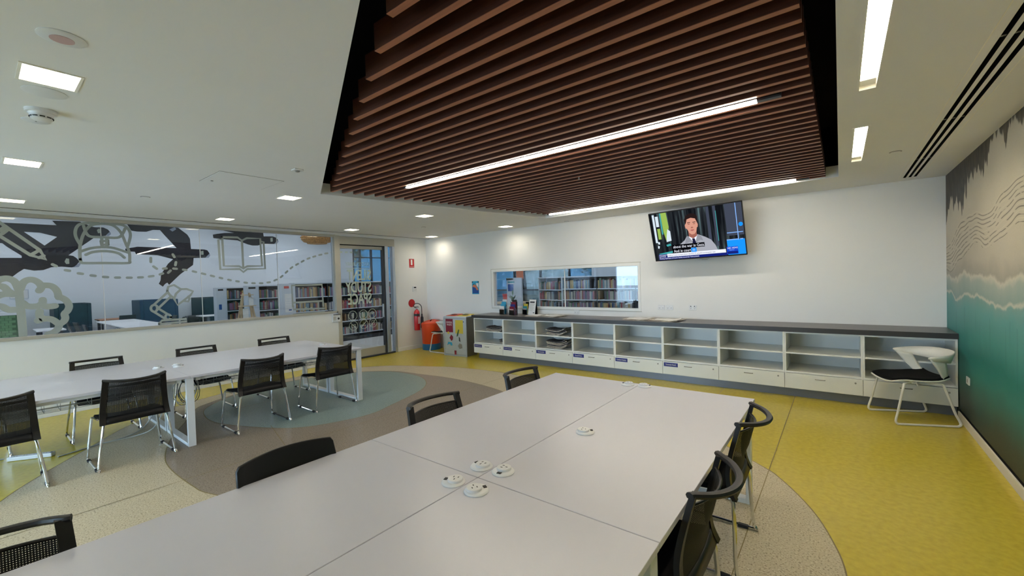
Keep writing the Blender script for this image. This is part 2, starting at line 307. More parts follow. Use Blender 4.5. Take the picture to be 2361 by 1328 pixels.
DECALS = {'backpack_decal': (0.035, [[(0.951, 2.071), (0.951, 2.165), (0.96, 2.275), (0.995, 2.418), (1.061, 2.536), (1.154, 2.576), (1.29, 2.571), (1.378, 2.476), (1.433, 2.297), (1.463, 2.181), (1.462, 2.064), (1.442, 2.027), (1.193, 2.024), (0.976, 2.021), (0.956, 2.043), (0.951, 2.071)], [(0.958, 2.275), (0.924, 2.366), (0.916, 2.443), (0.938, 2.523), (0.995, 2.567), (1.143, 2.587)], [(1.29, 2.584), (1.394, 2.584), (1.461, 2.532), (1.485, 2.433), (1.451, 2.281)], [(1.0, 2.536), (1.024, 2.435), (1.067, 2.391), (1.183, 2.39), (1.338, 2.391), (1.395, 2.444), (1.429, 2.529)], [(1.176, 2.381), (1.176, 2.261), (1.225, 2.263), (1.227, 2.381)], [(1.169, 2.333), (1.246, 2.343), (1.246, 2.291), (1.167, 2.284), (1.169, 2.333)], [(0.961, 2.181), (1.062, 2.229), (1.178, 2.249), (1.296, 2.241), (1.454, 2.178)], [(1.008, 2.135), (1.082, 2.177), (1.211, 2.194), (1.342, 2.169), (1.407, 2.105)]]), 'desk_lamp_decal': (0.032, [[(1.769, 1.102), (1.805, 1.146), (2.114, 1.143), (2.12, 1.103), (1.824, 1.096), (1.769, 1.093)], [(1.76, 1.338), (1.755, 1.316), (1.743, 1.299), (1.726, 1.29), (1.708, 1.291), (1.693, 1.303), (1.682, 1.322), (1.679, 1.344), (1.684, 1.366), (1.696, 1.384), (1.712, 1.393), (1.73, 1.391), (1.746, 1.38), (1.757, 1.361), (1.76, 1.338)], [(1.915, 1.19), (1.911, 1.172), (1.901, 1.158), (1.887, 1.151), (1.872, 1.153), (1.859, 1.162), (1.85, 1.178), (1.847, 1.196), (1.851, 1.214), (1.861, 1.228), (1.875, 1.235), (1.89, 1.234), (1.903, 1.225), (1.912, 1.209), (1.915, 1.19)], [(1.707, 1.386), (1.891, 1.58)], [(1.747, 1.317), (1.931, 1.518)], [(1.702, 1.299), (1.852, 1.164)], [(1.753, 1.348), (1.902, 1.218)], [(1.885, 1.598), (1.901, 1.665), (1.973, 1.689), (2.058, 1.62), (2.132, 1.621), (2.215, 1.581), (2.18, 1.519), (2.005, 1.371), (1.968, 1.475), (1.911, 1.54), (1.885, 1.598)], [(2.058, 1.62), (1.994, 1.554), (1.965, 1.475)], [(2.088, 1.432), (2.147, 1.42), (2.163, 1.465), (2.15, 1.502)], [(1.847, 1.156), (1.918, 1.158)]]), 'open_book_decal': (0.035, [[(2.656, 2.441), (2.601, 2.432), (2.612, 1.934), (2.903, 1.94), (2.958, 1.886), (3.02, 1.94), (3.314, 1.947), (3.306, 2.436), (3.262, 2.438)], [(2.657, 2.479), (2.664, 1.992), (2.896, 1.99), (2.957, 1.95), (3.022, 1.991), (3.264, 1.996), (3.251, 2.489), (3.032, 2.484), (2.954, 2.438), (2.889, 2.488), (2.657, 2.479)], [(2.954, 2.438), (2.957, 1.95)]]), 'pencil_decal': (0.038, [[(0.228, 2.55), (0.289, 2.491), (0.583, 2.186), (0.633, 2.065), (0.502, 2.118), (0.223, 2.381)], [(0.583, 2.186), (0.502, 2.118)], [(0.615, 2.112), (0.574, 2.086)], [(0.276, 2.377), (0.333, 2.445)], [(0.255, 2.411), (0.307, 2.474)]]), 'brain_decal': (0.075, [[(0.387, 1.714), (0.393, 1.496), (0.397, 1.336), (0.403, 1.088)], [(0.201, 1.776), (0.247, 1.81), (0.302, 1.819), (0.356, 1.779), (0.384, 1.685)], [(0.4, 1.684), (0.427, 1.763), (0.471, 1.799), (0.519, 1.795), (0.562, 1.755), (0.58, 1.7), (0.559, 1.656)], [(0.591, 1.725), (0.667, 1.715), (0.716, 1.65), (0.731, 1.558)], [(0.725, 1.574), (0.79, 1.524), (0.822, 1.445), (0.806, 1.377), (0.776, 1.336), (0.781, 1.279), (0.764, 1.235), (0.726, 1.203)], [(0.726, 1.203), (0.708, 1.141), (0.665, 1.096), (0.619, 1.079)], [(0.408, 1.51), (0.459, 1.459), (0.537, 1.457), (0.58, 1.491), (0.587, 1.536)], [(0.577, 1.469), (0.626, 1.443), (0.693, 1.449)], [(0.554, 1.389), (0.551, 1.337), (0.576, 1.29), (0.651, 1.276), (0.721, 1.204)], [(0.535, 1.265), (0.581, 1.287)], [(0.2, 1.727), (0.262, 1.718), (0.301, 1.659), (0.334, 1.622)], [(0.195, 1.593), (0.268, 1.625), (0.337, 1.62)], [(0.191, 1.481), (0.245, 1.47), (0.298, 1.426), (0.391, 1.424)]]), 'laptop_decal': (0.035, [[(3.778, 1.224), (3.773, 1.627), (4.368, 1.627), (4.379, 1.194)], [(3.796, 1.299), (4.366, 1.298)], [(3.789, 1.23), (3.786, 1.169), (4.396, 1.146)], [(3.783, 1.071), (4.393, 1.073)], [(3.97, 1.144), (4.027, 1.184)], [(4.129, 1.177), (4.184, 1.132)]]), 'dash_decal': (0.035, [[(0.691, 1.999), (0.723, 1.976)], [(0.806, 1.924), (0.844, 1.915)], [(0.927, 1.88), (0.966, 1.872)], [(1.05, 1.849), (1.091, 1.843)], [(1.176, 1.827), (1.219, 1.823)], [(1.301, 1.816), (1.345, 1.815)], [(1.428, 1.812), (1.473, 1.811)], [(1.553, 1.814), (1.6, 1.816)], [(1.677, 1.826), (1.725, 1.834)], [(1.806, 1.856), (1.843, 1.872)], [(1.909, 1.881), (1.939, 1.916)], [(1.85, 1.946), (1.889, 1.95)], [(1.734, 1.979), (1.772, 1.944)], [(1.707, 2.108), (1.705, 2.046)], [(1.977, 2.169), (1.995, 2.127)], [(2.012, 2.048), (2.003, 1.999)], [(1.977, 1.947), (2.017, 1.943)], [(2.1, 1.93), (2.141, 1.923)], [(2.227, 1.904), (2.268, 1.891)], [(2.349, 1.868), (2.392, 1.855)], [(2.472, 1.831), (2.515, 1.817)], [(2.597, 1.794), (2.632, 1.783)], [(2.721, 1.758), (2.758, 1.748)], [(2.841, 1.731), (2.879, 1.723)], [(2.967, 1.704), (3.007, 1.697)], [(3.091, 1.69), (3.131, 1.688)], [(3.216, 1.686), (3.258, 1.685)], [(3.343, 1.695), (3.386, 1.7)], [(3.464, 1.727), (3.505, 1.746)], [(3.578, 1.786), (3.614, 1.815)], [(3.671, 1.869), (3.706, 1.901)], [(3.763, 1.95), (3.801, 1.98)], [(3.868, 2.019), (3.911, 2.043)], [(3.977, 2.08), (4.021, 2.104)], [(4.094, 2.14), (4.141, 2.16)], [(4.209, 2.183), (4.258, 2.198)], [(4.333, 2.222), (4.385, 2.234)], [(4.458, 2.255), (4.511, 2.264)], [(4.598, 2.281), (4.653, 2.284)]])}
# ------------------------------------------------------------------ room shell
X0, X1, Y0, Y1 = ROOM_X0, ROOM_X1, ROOM_Y0, ROOM_Y1
floor = struct(BX('floor', 'yellow_vinyl', None, X0 - 0.06, X1 + 0.1, Y0 - 0.1, Y1 + 0.1, -0.12, 0.0))
beige = [(0.03, 2.3), (0.01, 2.79), (-0.05, 3.1), (-0.17, 3.45), (-0.38, 3.83), (-0.57, 4.04), (-1.2, 4.55), (-2.3, 5.1), (-3.6, 5.5), (-4.74, 5.65), (-5.72, 5.55), (-6.15, 5.39), (-6.98, 5.01), (-7.4, 4.5), (-7.62, 3.8), (-7.62, 3.0), (-7.5, 2.3), (-7.2, 1.6), (-6.72, 1.08), (-6.16, 0.69), (-5.71, 0.38), (-5.2, 0.09), (-4.2, -0.3), (-3.0, -0.5), (-1.6, -0.3), (-0.55, 0.6), (-0.1, 1.5)]
taupe = [(-6.3, 1.55), (-5.78, 1.30), (-5.23, 1.12), (-4.81, 1.06), (-4.23, 1.07), (-3.91, 1.12), (-3.2, 1.4), (-2.75, 2.0), (-2.6, 3.0), (-2.9, 3.9), (-3.4, 4.4), (-3.87, 4.68), (-4.51, 4.83), (-5.2, 4.88), (-5.82, 4.82), (-6.5, 4.72), (-7.05, 4.3), (-7.35, 3.6), (-7.4, 3.0), (-7.29, 2.53), (-7.18, 2.24), (-7.05, 2.01), (-6.89, 1.83)]
teal = [(-4.66, 2.72), (-4.62, 3.05), (-4.71, 3.36), (-4.97, 4.09), (-5.33, 4.5), (-5.82, 4.71), (-6.5, 4.67), (-7.0, 4.3), (-7.3, 3.7), (-7.36, 3.1), (-7.2, 2.4), (-6.9, 2.0), (-6.54, 1.81), (-5.94, 1.77), (-5.23, 2.03), (-4.86, 2.29)]
for nm, pts, m, z in (('beige_inlay', beige, 'beige_vinyl', 0.0), ('taupe_inlay', taupe, 'taupe_vinyl', 0.0008), ('teal_inlay', teal, 'teal_vinyl', 0.0016)):
    lp = smooth_loop(pts, 8)
    fill(nm, m, [lp], lambda a, b, z=z: (a, b, z + 0.0008), floor)
    mb = MB(); n = len(lp)
    for i in range(n):
        p, q = Vector(lp[i]), Vector(lp[(i + 1) % n]); d = (q - p).normalized(); s = Vector((-d.y, d.x)) * 0.004
        mb.add([(*(p - s), z + 0.0013), (*(p + s), z + 0.0013), (*(q + s), z + 0.0013), (*(q - s), z + 0.0013)], [(0, 1, 2, 3)])
    mb.build('weld_line', 'seam', floor)
for (xa, ya, xb, yb) in ((-0.476, -2.5, -0.476, 6.5), (-2.44, -2.5, -2.44, 6.5), (-4.41, -2.5, -4.41, 6.4), (-6.38, -2.5, -6.38, 6.4), (-4.41, 1.9, -5.25, 2.1), (-1.3, 5.6, -1.3, 6.5)):
    p, q = Vector((xa, ya)), Vector((xb, yb)); d = (q - p).normalized(); s = Vector((-d.y, d.x)) * 0.0028
    MB().add([(*(p - s), 0.0034), (*(p + s), 0.0034), (*(q + s), 0.0034), (*(q - s), 0.0034)], [(0, 1, 2, 3)]).build('sheet_seam', 'seam', floor)

# ceiling with real openings
COFFER = [(-0.003, 0.26), (-0.003, 6.13), (-4.10, 6.30), (-4.763, 2.547)]
DOWN = [(-3.06, 0.28), (-5.20, 0.30), (-5.22, 2.40), (-5.26, 4.53), (-5.28, 6.63), (-7.40, 0.33), (-7.48, 2.46), (-7.52, 4.62), (-7.58, 6.72), (-3.06, -1.85), (-5.2, -1.85), (-7.4, -1.85), (-0.9, -1.85)]
TROUGH = [(2.04, 3.29), (4.14, 5.39), (-0.10, 1.15)]
SLOTS = [0.611, 0.657, 0.703]
holes = [COFFER] + [rect(x - 0.11, x + 0.11, y - 0.095, y + 0.095) for x, y in DOWN] + [rect(0.10, 0.176, a, b) for a, b in TROUGH] + [rect(s - 0.012, s + 0.012, 1.4, 6.83) for s in SLOTS]
ceiling = struct(fill('ceiling', 'ceiling_paint', [rect(X0 - 0.1, X1 + 0.1, Y0 - 0.1, Y1 + 0.1)] + holes, lambda a, b: (a, b, CEIL)))
BX('shadow_gap', 'black_void', ceiling, -8.06, -8.035, Y0, Y1, CEIL - 0.003, CEIL + 0.001)
mb = MB(); n = 4
for i in range(n):
    p, q = COFFER[i], COFFER[(i + 1) % n]
    mb.add([(*p, CEIL), (*q, CEIL), (*q, CEIL + 0.13), (*p, CEIL + 0.13)], [(0, 1, 2, 3)])
mb.build('coffer_upstand', 'ceiling_paint', ceiling)
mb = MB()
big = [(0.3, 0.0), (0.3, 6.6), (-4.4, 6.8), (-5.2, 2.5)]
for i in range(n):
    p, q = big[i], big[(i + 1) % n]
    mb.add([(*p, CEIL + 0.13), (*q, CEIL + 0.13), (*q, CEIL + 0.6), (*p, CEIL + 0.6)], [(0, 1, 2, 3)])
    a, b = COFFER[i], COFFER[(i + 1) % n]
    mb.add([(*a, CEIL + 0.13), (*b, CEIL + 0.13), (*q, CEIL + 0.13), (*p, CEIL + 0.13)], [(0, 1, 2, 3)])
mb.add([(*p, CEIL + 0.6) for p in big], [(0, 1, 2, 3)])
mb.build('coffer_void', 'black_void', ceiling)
ap = MB()
for a, b, c, d in ((-4.97, -4.42, 1.425, 1.43), (-4.97, -4.42, 1.985, 1.99), (-4.97, -4.965, 1.43, 1.99), (-4.425, -4.42, 1.43, 1.99)): ap.box(a, b, c, d, CEIL - 0.0015, CEIL)
panel = tag(BX('ceiling_access_panel', 'ceiling_paint', None, -4.965, -4.425, 1.432, 1.983, CEIL - 0.004, CEIL - 0.0005), 'square flush white access hatch set into the plain ceiling', 'access panel')
ap.build('hatch_gap', 'screw_grey', panel)
MB().lathe([(0.011, -0.004), (0.011, 0)], 12, (-4.86, 1.50, CEIL - 0.004)).build('hatch_lock', 'screw_grey', panel)

# walls
T = 0.12
mb = MB()
mb.box(X0 - T, X0, Y0 - T, 4.66, 0, 1.035); mb.box(X0 - T, X0, Y0 - T, 4.66, 2.635, LIBC); mb.box(X0 - T, X0, Y0 - T, -2.5, 1.035, 2.635)
mb.box(X0 - T, X0, 4.66, 6.11, 2.63, LIBC); mb.box(X0 - T, X0, 6.11, Y1 + 0.14, 0, LIBC)
wall_left = struct(mb.build('wall_left', 'wall_paint'))
mb = MB()
WX0, WX1, WZ0, WZ1 = -6.05, -2.70, 1.005, 1.845
mb.box(X0 - T, WX0, Y1, Y1 + 0.14, 0, LIBC); mb.box(WX1, X1 + T, Y1, Y1 + 0.14, 0, LIBC); mb.box(WX0, WX1, Y1, Y1 + 0.14, 0, WZ0); mb.box(WX0, WX1, Y1, Y1 + 0.14, WZ1, LIBC)
mb.box(X1 + T, 4.1, Y1, Y1 + 0.14, 0, LIBC)
wall_back = struct(mb.build('wall_back', 'wall_paint'))
mb = MB(); mb.box(X0 - T, -7.8, Y0 - T, Y0, 0, CEIL + .1); mb.box(-2.2, X1 + T, Y0 - T, Y0, 0, CEIL + .1); mb.box(-7.8, -2.2, Y0 - T, Y0, 0, 0.25); mb.box(-7.8, -2.2, Y0 - T, Y0, 2.15, CEIL + .1)
struct(mb.build('wall_front', 'wall_paint'))

# printed beach mural on the right wall: forest fringe, tracked sand, surf, teal water
def mural_material():
    m = bpy.data.materials.new('beach_mural'); m.use_nodes = True; nt = m.node_tree; L = nt.links; b = nt.nodes['Principled BSDF']
    b.inputs['Roughness'].default_value = 0.5; b.inputs['Specular IOR Level'].default_value = 0.3; MATS['beach_mural'] = m
    N = nt.nodes.new
    tc = N('ShaderNodeTexCoord'); sp = N('ShaderNodeSeparateXYZ'); L.new(tc.outputs['Object'], sp.inputs[0])
    def math_(op, a, bb=None, clamp=False):
        x = N('ShaderNodeMath'); x.operation = op; x.use_clamp = clamp
        for i, q in enumerate((a, bb)):
            if q is None: continue
            if isinstance(q, (int, float)): x.inputs[i].default_value = q
            else: L.new(q, x.inputs[i])
        return x.outputs[0]
    def noise(scale, stretch=(1, 1, 1), detail=5, dist=0.0):
        mp = N('ShaderNodeMapping'); mp.inputs['Scale'].default_value = stretch; L.new(tc.outputs['Object'], mp.inputs[0])
        x = N('ShaderNodeTexNoise'); x.inputs['Scale'].default_value = scale; x.inputs['Detail'].default_value = detail; x.inputs['Distortion'].default_value = dist
        L.new(mp.outputs[0], x.inputs['Vector']); return x.outputs['Fac']
    def mix(f, a, c):
        x = N('ShaderNodeMix'); x.data_type = 'RGBA'
        for sock, q in ((0, f), (6, a), (7, c)):
            if isinstance(q, tuple): x.inputs[sock].default_value = (*q, 1)
            elif isinstance(q, (int, float)): x.inputs[sock].default_value = q
            else: L.new(q, x.inputs[sock])
        return x.outputs[2]
    Y, Z = sp.outputs['Y'], sp.outputs['Z']
    nz = noise(1.6, (1, 1, 0.6), 6); nf = noise(7, (1, 1, 1.4), 5)
    zz = math_('ADD', Z, math_('MULTIPLY', math_('SUBTRACT', nz, 0.5), 0.34))
    zz = math_('ADD', zz, math_('MULTIPLY', math_('SUBTRACT', nf, 0.5), 0.06))
    rp = N('ShaderNodeValToRGB'); e = rp.color_ramp.elements
    L.new(math_('DIVIDE', zz, 2.68), rp.inputs[0])
    stops = [(0.00, (0.030, 0.036, 0.026)), (0.08, (0.04, 0.065, 0.05)), (0.15, (0.035, 0.13, 0.105)), (0.23, (0.02, 0.20, 0.17)), (0.30, (0.0, 0.165, 0.145)), (0.37, (0.04, 0.25, 0.225)),
             (0.455, (0.09, 0.31, 0.30)), (0.495, (0.15, 0.32, 0.31)), (0.502, (0.60, 0.58, 0.48)), (0.512, (0.23, 0.33, 0.31)), (0.555, (0.34, 0.40, 0.36)), (0.571, (0.56, 0.54, 0.45)), (0.58, (0.32, 0.30, 0.25)),
             (0.63, (0.48, 0.44, 0.36)), (0.72, (0.52, 0.47, 0.38)), (0.84, (0.56, 0.52, 0.43)), (1.0, (0.50, 0.48, 0.41))]
    e[0].position, e[0].color = stops[0][0], (*stops[0][1], 1); e[1].position, e[1].color = stops[-1][0], (*stops[-1][1], 1)
    for p, c in stops[1:-1]: x = e.new(p); x.color = (*c, 1)
    col = rp.outputs[0]
    gr = math_('MULTIPLY', math_('SUBTRACT', noise(60, (1, 1, 1), 4), 0.5), 0.55)
    hz = math_('MULTIPLY', math_('SUBTRACT', noise(1.1, (1, 1, 1), 4), 0.45), 2.2, True)
    sand = math_('GREATER_THAN', zz, 1.58)
    col = mix(math_('MULTIPLY', math_('MULTIPLY', hz, sand), 0.45), col, (0.27, 0.24, 0.19))
    col = mix(math_('MULTIPLY', math_('ABSOLUTE', gr), 1.0, True), col, (0.22, 0.20, 0.16))
    # wheel tracks in the sand: thin dark wavy lines in a diagonal belt
    t = math_('SUBTRACT', Z, math_('MULTIPLY', math_('SUBTRACT', 7.0, Y), 0.12))
    tw = math_('ADD', t, math_('MULTIPLY', math_('SUBTRACT', noise(0.85, (1, 1, 1), 2), 0.5), 0.55))
    ln = math_('SINE', math_('MULTIPLY', tw, 150.0))
    br = noise(9, (1, 0.35, 3), 4)
    ln = math_('MULTIPLY', math_('GREATER_THAN', ln, 0.80), math_('GREATER_THAN', br, 0.46))
    belt = math_('MULTIPLY', math_('GREATER_THAN', tw, 1.60), math_('LESS_THAN', tw, 1.92))
    col = mix(math_('MULTIPLY', math_('MULTIPLY', ln, belt), 0.75), col, (0.07, 0.055, 0.04))
    ln2 = math_('MULTIPLY', math_('LESS_THAN', math_('SINE', math_('MULTIPLY', tw, 150.0)), -0.86), belt)
    col = mix(math_('MULTIPLY', ln2, 0.3), col, (0.66, 0.61, 0.49))
    # dark tree fringe hanging from the top edge
    st = noise(5.5, (1, 1, 0.12), 3); st2 = noise(18, (1, 1, 0.25), 4)
    edge = math_('ADD', math_('ADD', 1.80, math_('MULTIPLY', math_('SUBTRACT', 7.0, Y), 0.17)), math_('MULTIPLY', st, 0.95))
    edge = math_('SUBTRACT', edge, 0.08)
    tree = math_('MULTIPLY', math_('SUBTRACT', Z, math_('ADD', edge, math_('MULTIPLY', math_('SUBTRACT', st2, 0.5), 0.25))), 40.0, True)
    tcol = mix(math_('MULTIPLY', math_('SUBTRACT', noise(26, (1, 1, 0.3), 4), 0.42), 4.0, True), (0.004, 0.004, 0.006), (0.055, 0.045, 0.036))
    col = mix(math_('MULTIPLY', tree, 0.95), col, tcol)
    # vertical drips in the water
    dr = math_('GREATER_THAN', noise(10, (1, 1, 0.10), 2), 0.62)
    wat = math_('MULTIPLY', math_('LESS_THAN', zz, 1.22), math_('GREATER_THAN', zz, 0.75))
    col = mix(math_('MULTIPLY', math_('MULTIPLY', dr, wat), 0.16), col, (0.0, 0.09, 0.085))
    L.new(col, b.inputs['Base Color'])
mural_material()
wall_right = struct(MB().box(X1, X1 + T, Y0 - T, Y1 + 0.14, 0, CEIL).build('wall_right', 'beach_mural'))
# skirtings
bl = MB(); bl.box(X0, X0 + 0.014, Y0, 4.66, 0, 0.09); bl.box(X0, X0 + 0.014, 6.115, Y1, 0, 0.09)
struct(bl.build('baseboard_left', 'wall_paint', bevel=0.003))
br_ = struct(BX('baseboard_right', 'skirting', None, X1 - 0.016, X1, Y0, 6.40, 0, 0.082, bevel=0.003))
BX('dark_gap', 'black_void', br_, X1 - 0.005, X1, Y0, 6.40, 0.0822, 0.10)
struct(BX('baseboard_back', 'wall_paint', None, X0, -6.10, Y1 - 0.014, Y1, 0, 0.09, bevel=0.003))

# ---- left interior window: beige frame, glass panes, frosted decals
win1 = thing('window_1', None, None); win1['kind'] = 'structure'
mb = MB(); mb.box(X0 - 0.10, X0 + 0.02, -2.5, 4.66, 1.035, 1.075); mb.box(X0 - 0.10, X0 + 0.012, -2.5, 4.66, 2.600, 2.645); mb.box(X0 - 0.10, X0 + 0.02, 4.625, 4.745, 1.035, 2.635)
mb.box(X0 - 0.10, X0 + 0.012, 4.66, 4.745, 0, 1.035)
mb.build('window_frame', 'frame_beige', win1, bevel=0.003)
BX('edge_channel', 'frame_alu', win1, X0 - 0.075, X0 - 0.045, 4.60, 4.625, 1.075, 2.60)
PJ = [-2.5, -1.17, 0.0, 1.172, 2.338, 3.535, 4.602]
for a, b in zip(PJ[:-1], PJ[1:]): BX('pane', 'window_glass', win1, X0 - 0.066, X0 - 0.056, a + 0.002, b - 0.002, 1.075, 2.60)
for y in PJ[1:-1]: BX('silicone_joint', 'frame_white', win1, X0 - 0.068, X0 - 0.054, y - 0.0035, y + 0.0035, 1.075, 2.60)
def ribbon(mb, pts, wd, x, n=6):
    """thick line with round ends on the plane x=const, pts in (y,z)"""
    P = [Vector(p) for p in pts]; L_, R_ = [], []
    for i, p in enumerate(P):
        a = P[max(i - 1, 0)]; b = P[min(i + 1, len(P) - 1)]; d = (b - a)
        d = d.normalized() if d.length > 1e-9 else Vector((1, 0)); s = Vector((-d.y, d.x)) * wd / 2
        L_.append(p + s); R_.append(p - s)
    k = len(P)
    for i in range(k - 1):
        xi = x + 0.0002 * i; mb.add([(xi, *L_[i]), (xi, *L_[i + 1]), (xi, *R_[i + 1]), (xi, *R_[i])], [(0, 1, 2, 3)])
    for q in (P[0], P[-1]):
        mb.add([(x + 0.0004 + .0002 * k, q.x + wd / 2 * math.cos(2 * math.pi * j / 10), q.y + wd / 2 * math.sin(2 * math.pi * j / 10)) for j in range(10)], [tuple(range(10))])
XD = X0 - 0.052
for nm, (wd, strokes) in DECALS.items():
    if nm == 'dash_decal':
        for st in strokes:
            mb = MB(); ribbon(mb, st, wd, XD); mb.build('dash_decal', 'frosted', win1)
        continue
    mb = MB()
    for i, st in enumerate(strokes):
        ribbon(mb, smooth_path(st, 4) if (nm == 'brain_decal' and len(st) > 2) or (nm == 'backpack_decal' and i not in (4, 5)) else st, wd, XD + 0.0023 * (i % 5))
    mb.build(nm, 'frosted', win1)

# ---- sliding door in the left wall
door = thing('door_1', None, None); door['kind'] = 'structure'
mb = MB(); mb.box(X0 - 0.11, X0 + 0.012, 4.745, 6.11, 2.46, 2.625)
mb.build('door_head', 'frame_beige', door, bevel=0.003)
BX('track_gap', 'black_void', door, X0 - 0.05, X0 + 0.002, 4.745, 5.84, 2.445, 2.46)
mb = MB(); mb.box(X0 - 0.08, X0 - 0.03, 4.745, 5.80, 2.375, 2.445); mb.box(X0 - 0.08, X0 - 0.03, 4.745, 5.80, 0.03, 0.20)
mb.build('leaf_rail', 'frame_beige', door, bevel=0.003)
BX('pane', 'window_glass', door, X0 - 0.06, X0 - 0.05, 4.745, 5.80, 0.20, 2.375)
mb = MB(); mb.box(X0 - 0.09, X0 - 0.01, 5.795, 5.845, 0.02, 2.46); mb.build('leaf_stile', 'frame_dark', door)
mb = MB(); mb.box(X0 - 0.10, X0 + 0.01, 5.845, 5.93, 0.02, 2.46); mb.box(X0 - 0.10, X0 + 0.015, 6.045, 6.11, 0.0, 2.46); mb.build('jamb', 'frame_alu', door, bevel=0.003)
BX('side_pane', 'window_glass', door, X0 - 0.06, X0 - 0.05, 5.93, 6.045, 0.05, 2.44)
BX('threshold', 'frame_dark', door, X0 - 0.11, X0 + 0.012, 4.72, 6.11, 0.0, 0.03)
MB().box(X0 - 0.028, X0 + 0.012, 5.75, 5.775, 0.85, 1.15).build('pull_handle', 'frame_alu', door, bevel=0.004)
TROT = (R(90), 0, R(-90))     # reads correctly from the library, mirrored from the study room
xt = X0 - 0.0488
text('library_lettering', 'SUCCESS LIBRARY', 'frosted_pale', door, (xt, 5.47, 2.045), TROT, 0.115, 0.62)
BX('lettering_rule', 'frosted_pale', door, xt - 0.001, xt, 4.90, 5.47, 1.95, 1.962)
for s, z, sz, k in (('SILENT', 1.80, 0.32, 0.58), ('STUDY', 1.54, 0.32, 0.62), ('SPACE', 1.285, 0.32, 0.64)):
    text('door_lettering', s, 'frosted_pale', door, (xt, 5.50, z), TROT, sz, k, ex=0.0015, bold=0.007)
def ring(mb, y, z, r, wd=0.010):
    pts = [(y + r * math.cos(2 * math.pi * j / 24), z + r * math.sin(2 * math.pi * j / 24)) for j in range(25)]; ribbon(mb, pts, wd, xt)
for i, (y, z) in enumerate(((5.02, 0.945), (5.275, 0.95), (5.50, 0.955), (5.03, 0.725), (5.28, 0.735), (5.51, 0.745))):
    mb = MB(); ring(mb, y, z, 0.098)
    if i == 0: ribbon(mb, [(y + .02, z - .05), (y + .02, z + .05)], 0.014, xt + .0014); ribbon(mb, [(y - .035, z), (y - .01, z + .03), (y - .01, z - .04)], 0.01, xt + .0014)
    elif i == 1:
        for dz in (-.04, -.01, .02, .05): ribbon(mb, [(y - .03, z + dz), (y + .03, z + dz)], 0.012, xt + .0014)
        ribbon(mb, [(y - .03, z - .05), (y - .03, z + .05)], 0.008, xt + .0028); ribbon(mb, [(y + .03, z - .05), (y + .03, z + .05)], 0.008, xt + .0028)
    elif i == 2:
        for rr in (.02, .042, .064): ribbon(mb, [(y + rr * math.cos(t * .2), z - .03 + rr * math.sin(t * .2)) for t in range(4, 13)], 0.011, xt + .0014)
    else:
        ribbon(mb, [(y - .069, z + .069), (y + .069, z - .069)] if i == 3 else [(y + .069, z + .069), (y - .069, z - .069)], 0.011, xt + .0028)
        if i == 3: ribbon(mb, [(y - .05, z + .02), (y + .05, z + .02), (y + .03, z - .04), (y - .03, z - .04), (y - .05, z + .02)], 0.01, xt + .0014)
        if i == 4: ribbon(mb, [(y - .04, z - .03), (y, z + .04), (y + .04, z - .03), (y - .04, z - .03)], 0.01, xt + .0014)
        if i == 5: ribbon(mb, [(y - .03, z + .05), (y - .03, z - .05), (y + .03, z - .05), (y + .03, z + .05), (y - .03, z + .05)], 0.01, xt + .0014)
    mb.build('pictogram', 'frosted_pale', door)
for y in (4.80, 4.925, 5.04):
    mb = MB(); ribbon(mb, [(y - 0.022, 2.298), (y + 0.022, 2.297)], 0.03, xt); mb.build('dash_decal', 'frosted_pale', door)

# ---- window in the back wall
win2 = thing('window_2', None, None); win2['kind'] = 'structure'
mb = MB(); f = 0.055
mb.box(WX0, WX1, Y1 - 0.012, Y1 + 0.10, WZ0, WZ0 + 0.045); mb.box(WX0, WX1, Y1 - 0.012, Y1 + 0.10, WZ1 - f, WZ1); mb.box(WX0, WX0 + f, Y1 - 0.012, Y1 + 0.10, WZ0 + 0.045, WZ1 - f); mb.box(WX1 - 0.045, WX1, Y1 - 0.012, Y1 + 0.10, WZ0 + 0.045, WZ1 - f)
mb.build('window_frame', 'frame_white', win2, bevel=0.003)
mb = MB(); mb.box(WX0 - 0.012, WX1 + 0.012, Y1 - 0.008, Y1, WZ1, WZ1 + 0.010); mb.box(WX0 - 0.012, WX0, Y1 - 0.008, Y1, WZ0, WZ1); mb.box(WX0 - .012, WX1 + .012, Y1 - 0.006, Y1, WZ0 - 0.01, WZ0)
mb.build('frame_trim', 'frame_beige', win2)
BX('pane', 'window_glass', win2, WX0 + f, -4.235, Y1 + 0.05, Y1 + 0.06, WZ0 + 0.045, WZ1 - f); BX('pane', 'window_glass', win2, -4.22, WX1 - 0.045, Y1 + 0.05, Y1 + 0.06, WZ0 + 0.045, WZ1 - f)
BX('silicone_joint', 'frame_white', win2, -4.237, -4.218, Y1 + 0.048, Y1 + 0.062, WZ0 + 0.045, WZ1 - f)
# ---- windows behind the camera
win3 = thing('window_3', None, None); win3['kind'] = 'structure'
for i in range(4):
    a = -7.8 + 1.4 * i
    BX('pane', 'window_glass', win3, a + 0.03, a + 1.37, Y0 - 0.07, Y0 - 0.06, 0.29, 2.11)
mb = MB()
for i in range(5): mb.box(-7.8 + 1.4 * i - 0.03, -7.8 + 1.4 * i + 0.03, Y0 - 0.11, Y0 - 0.01, 0.25, 2.15)
mb.box(-7.8, -2.2, Y0 - 0.11, Y0 - 0.01, 0.25, 0.29); mb.box(-7.8, -2.2, Y0 - 0.11, Y0 - 0.01, 2.11, 2.15)
mb.build('window_frame', 'frame_alu', win3)
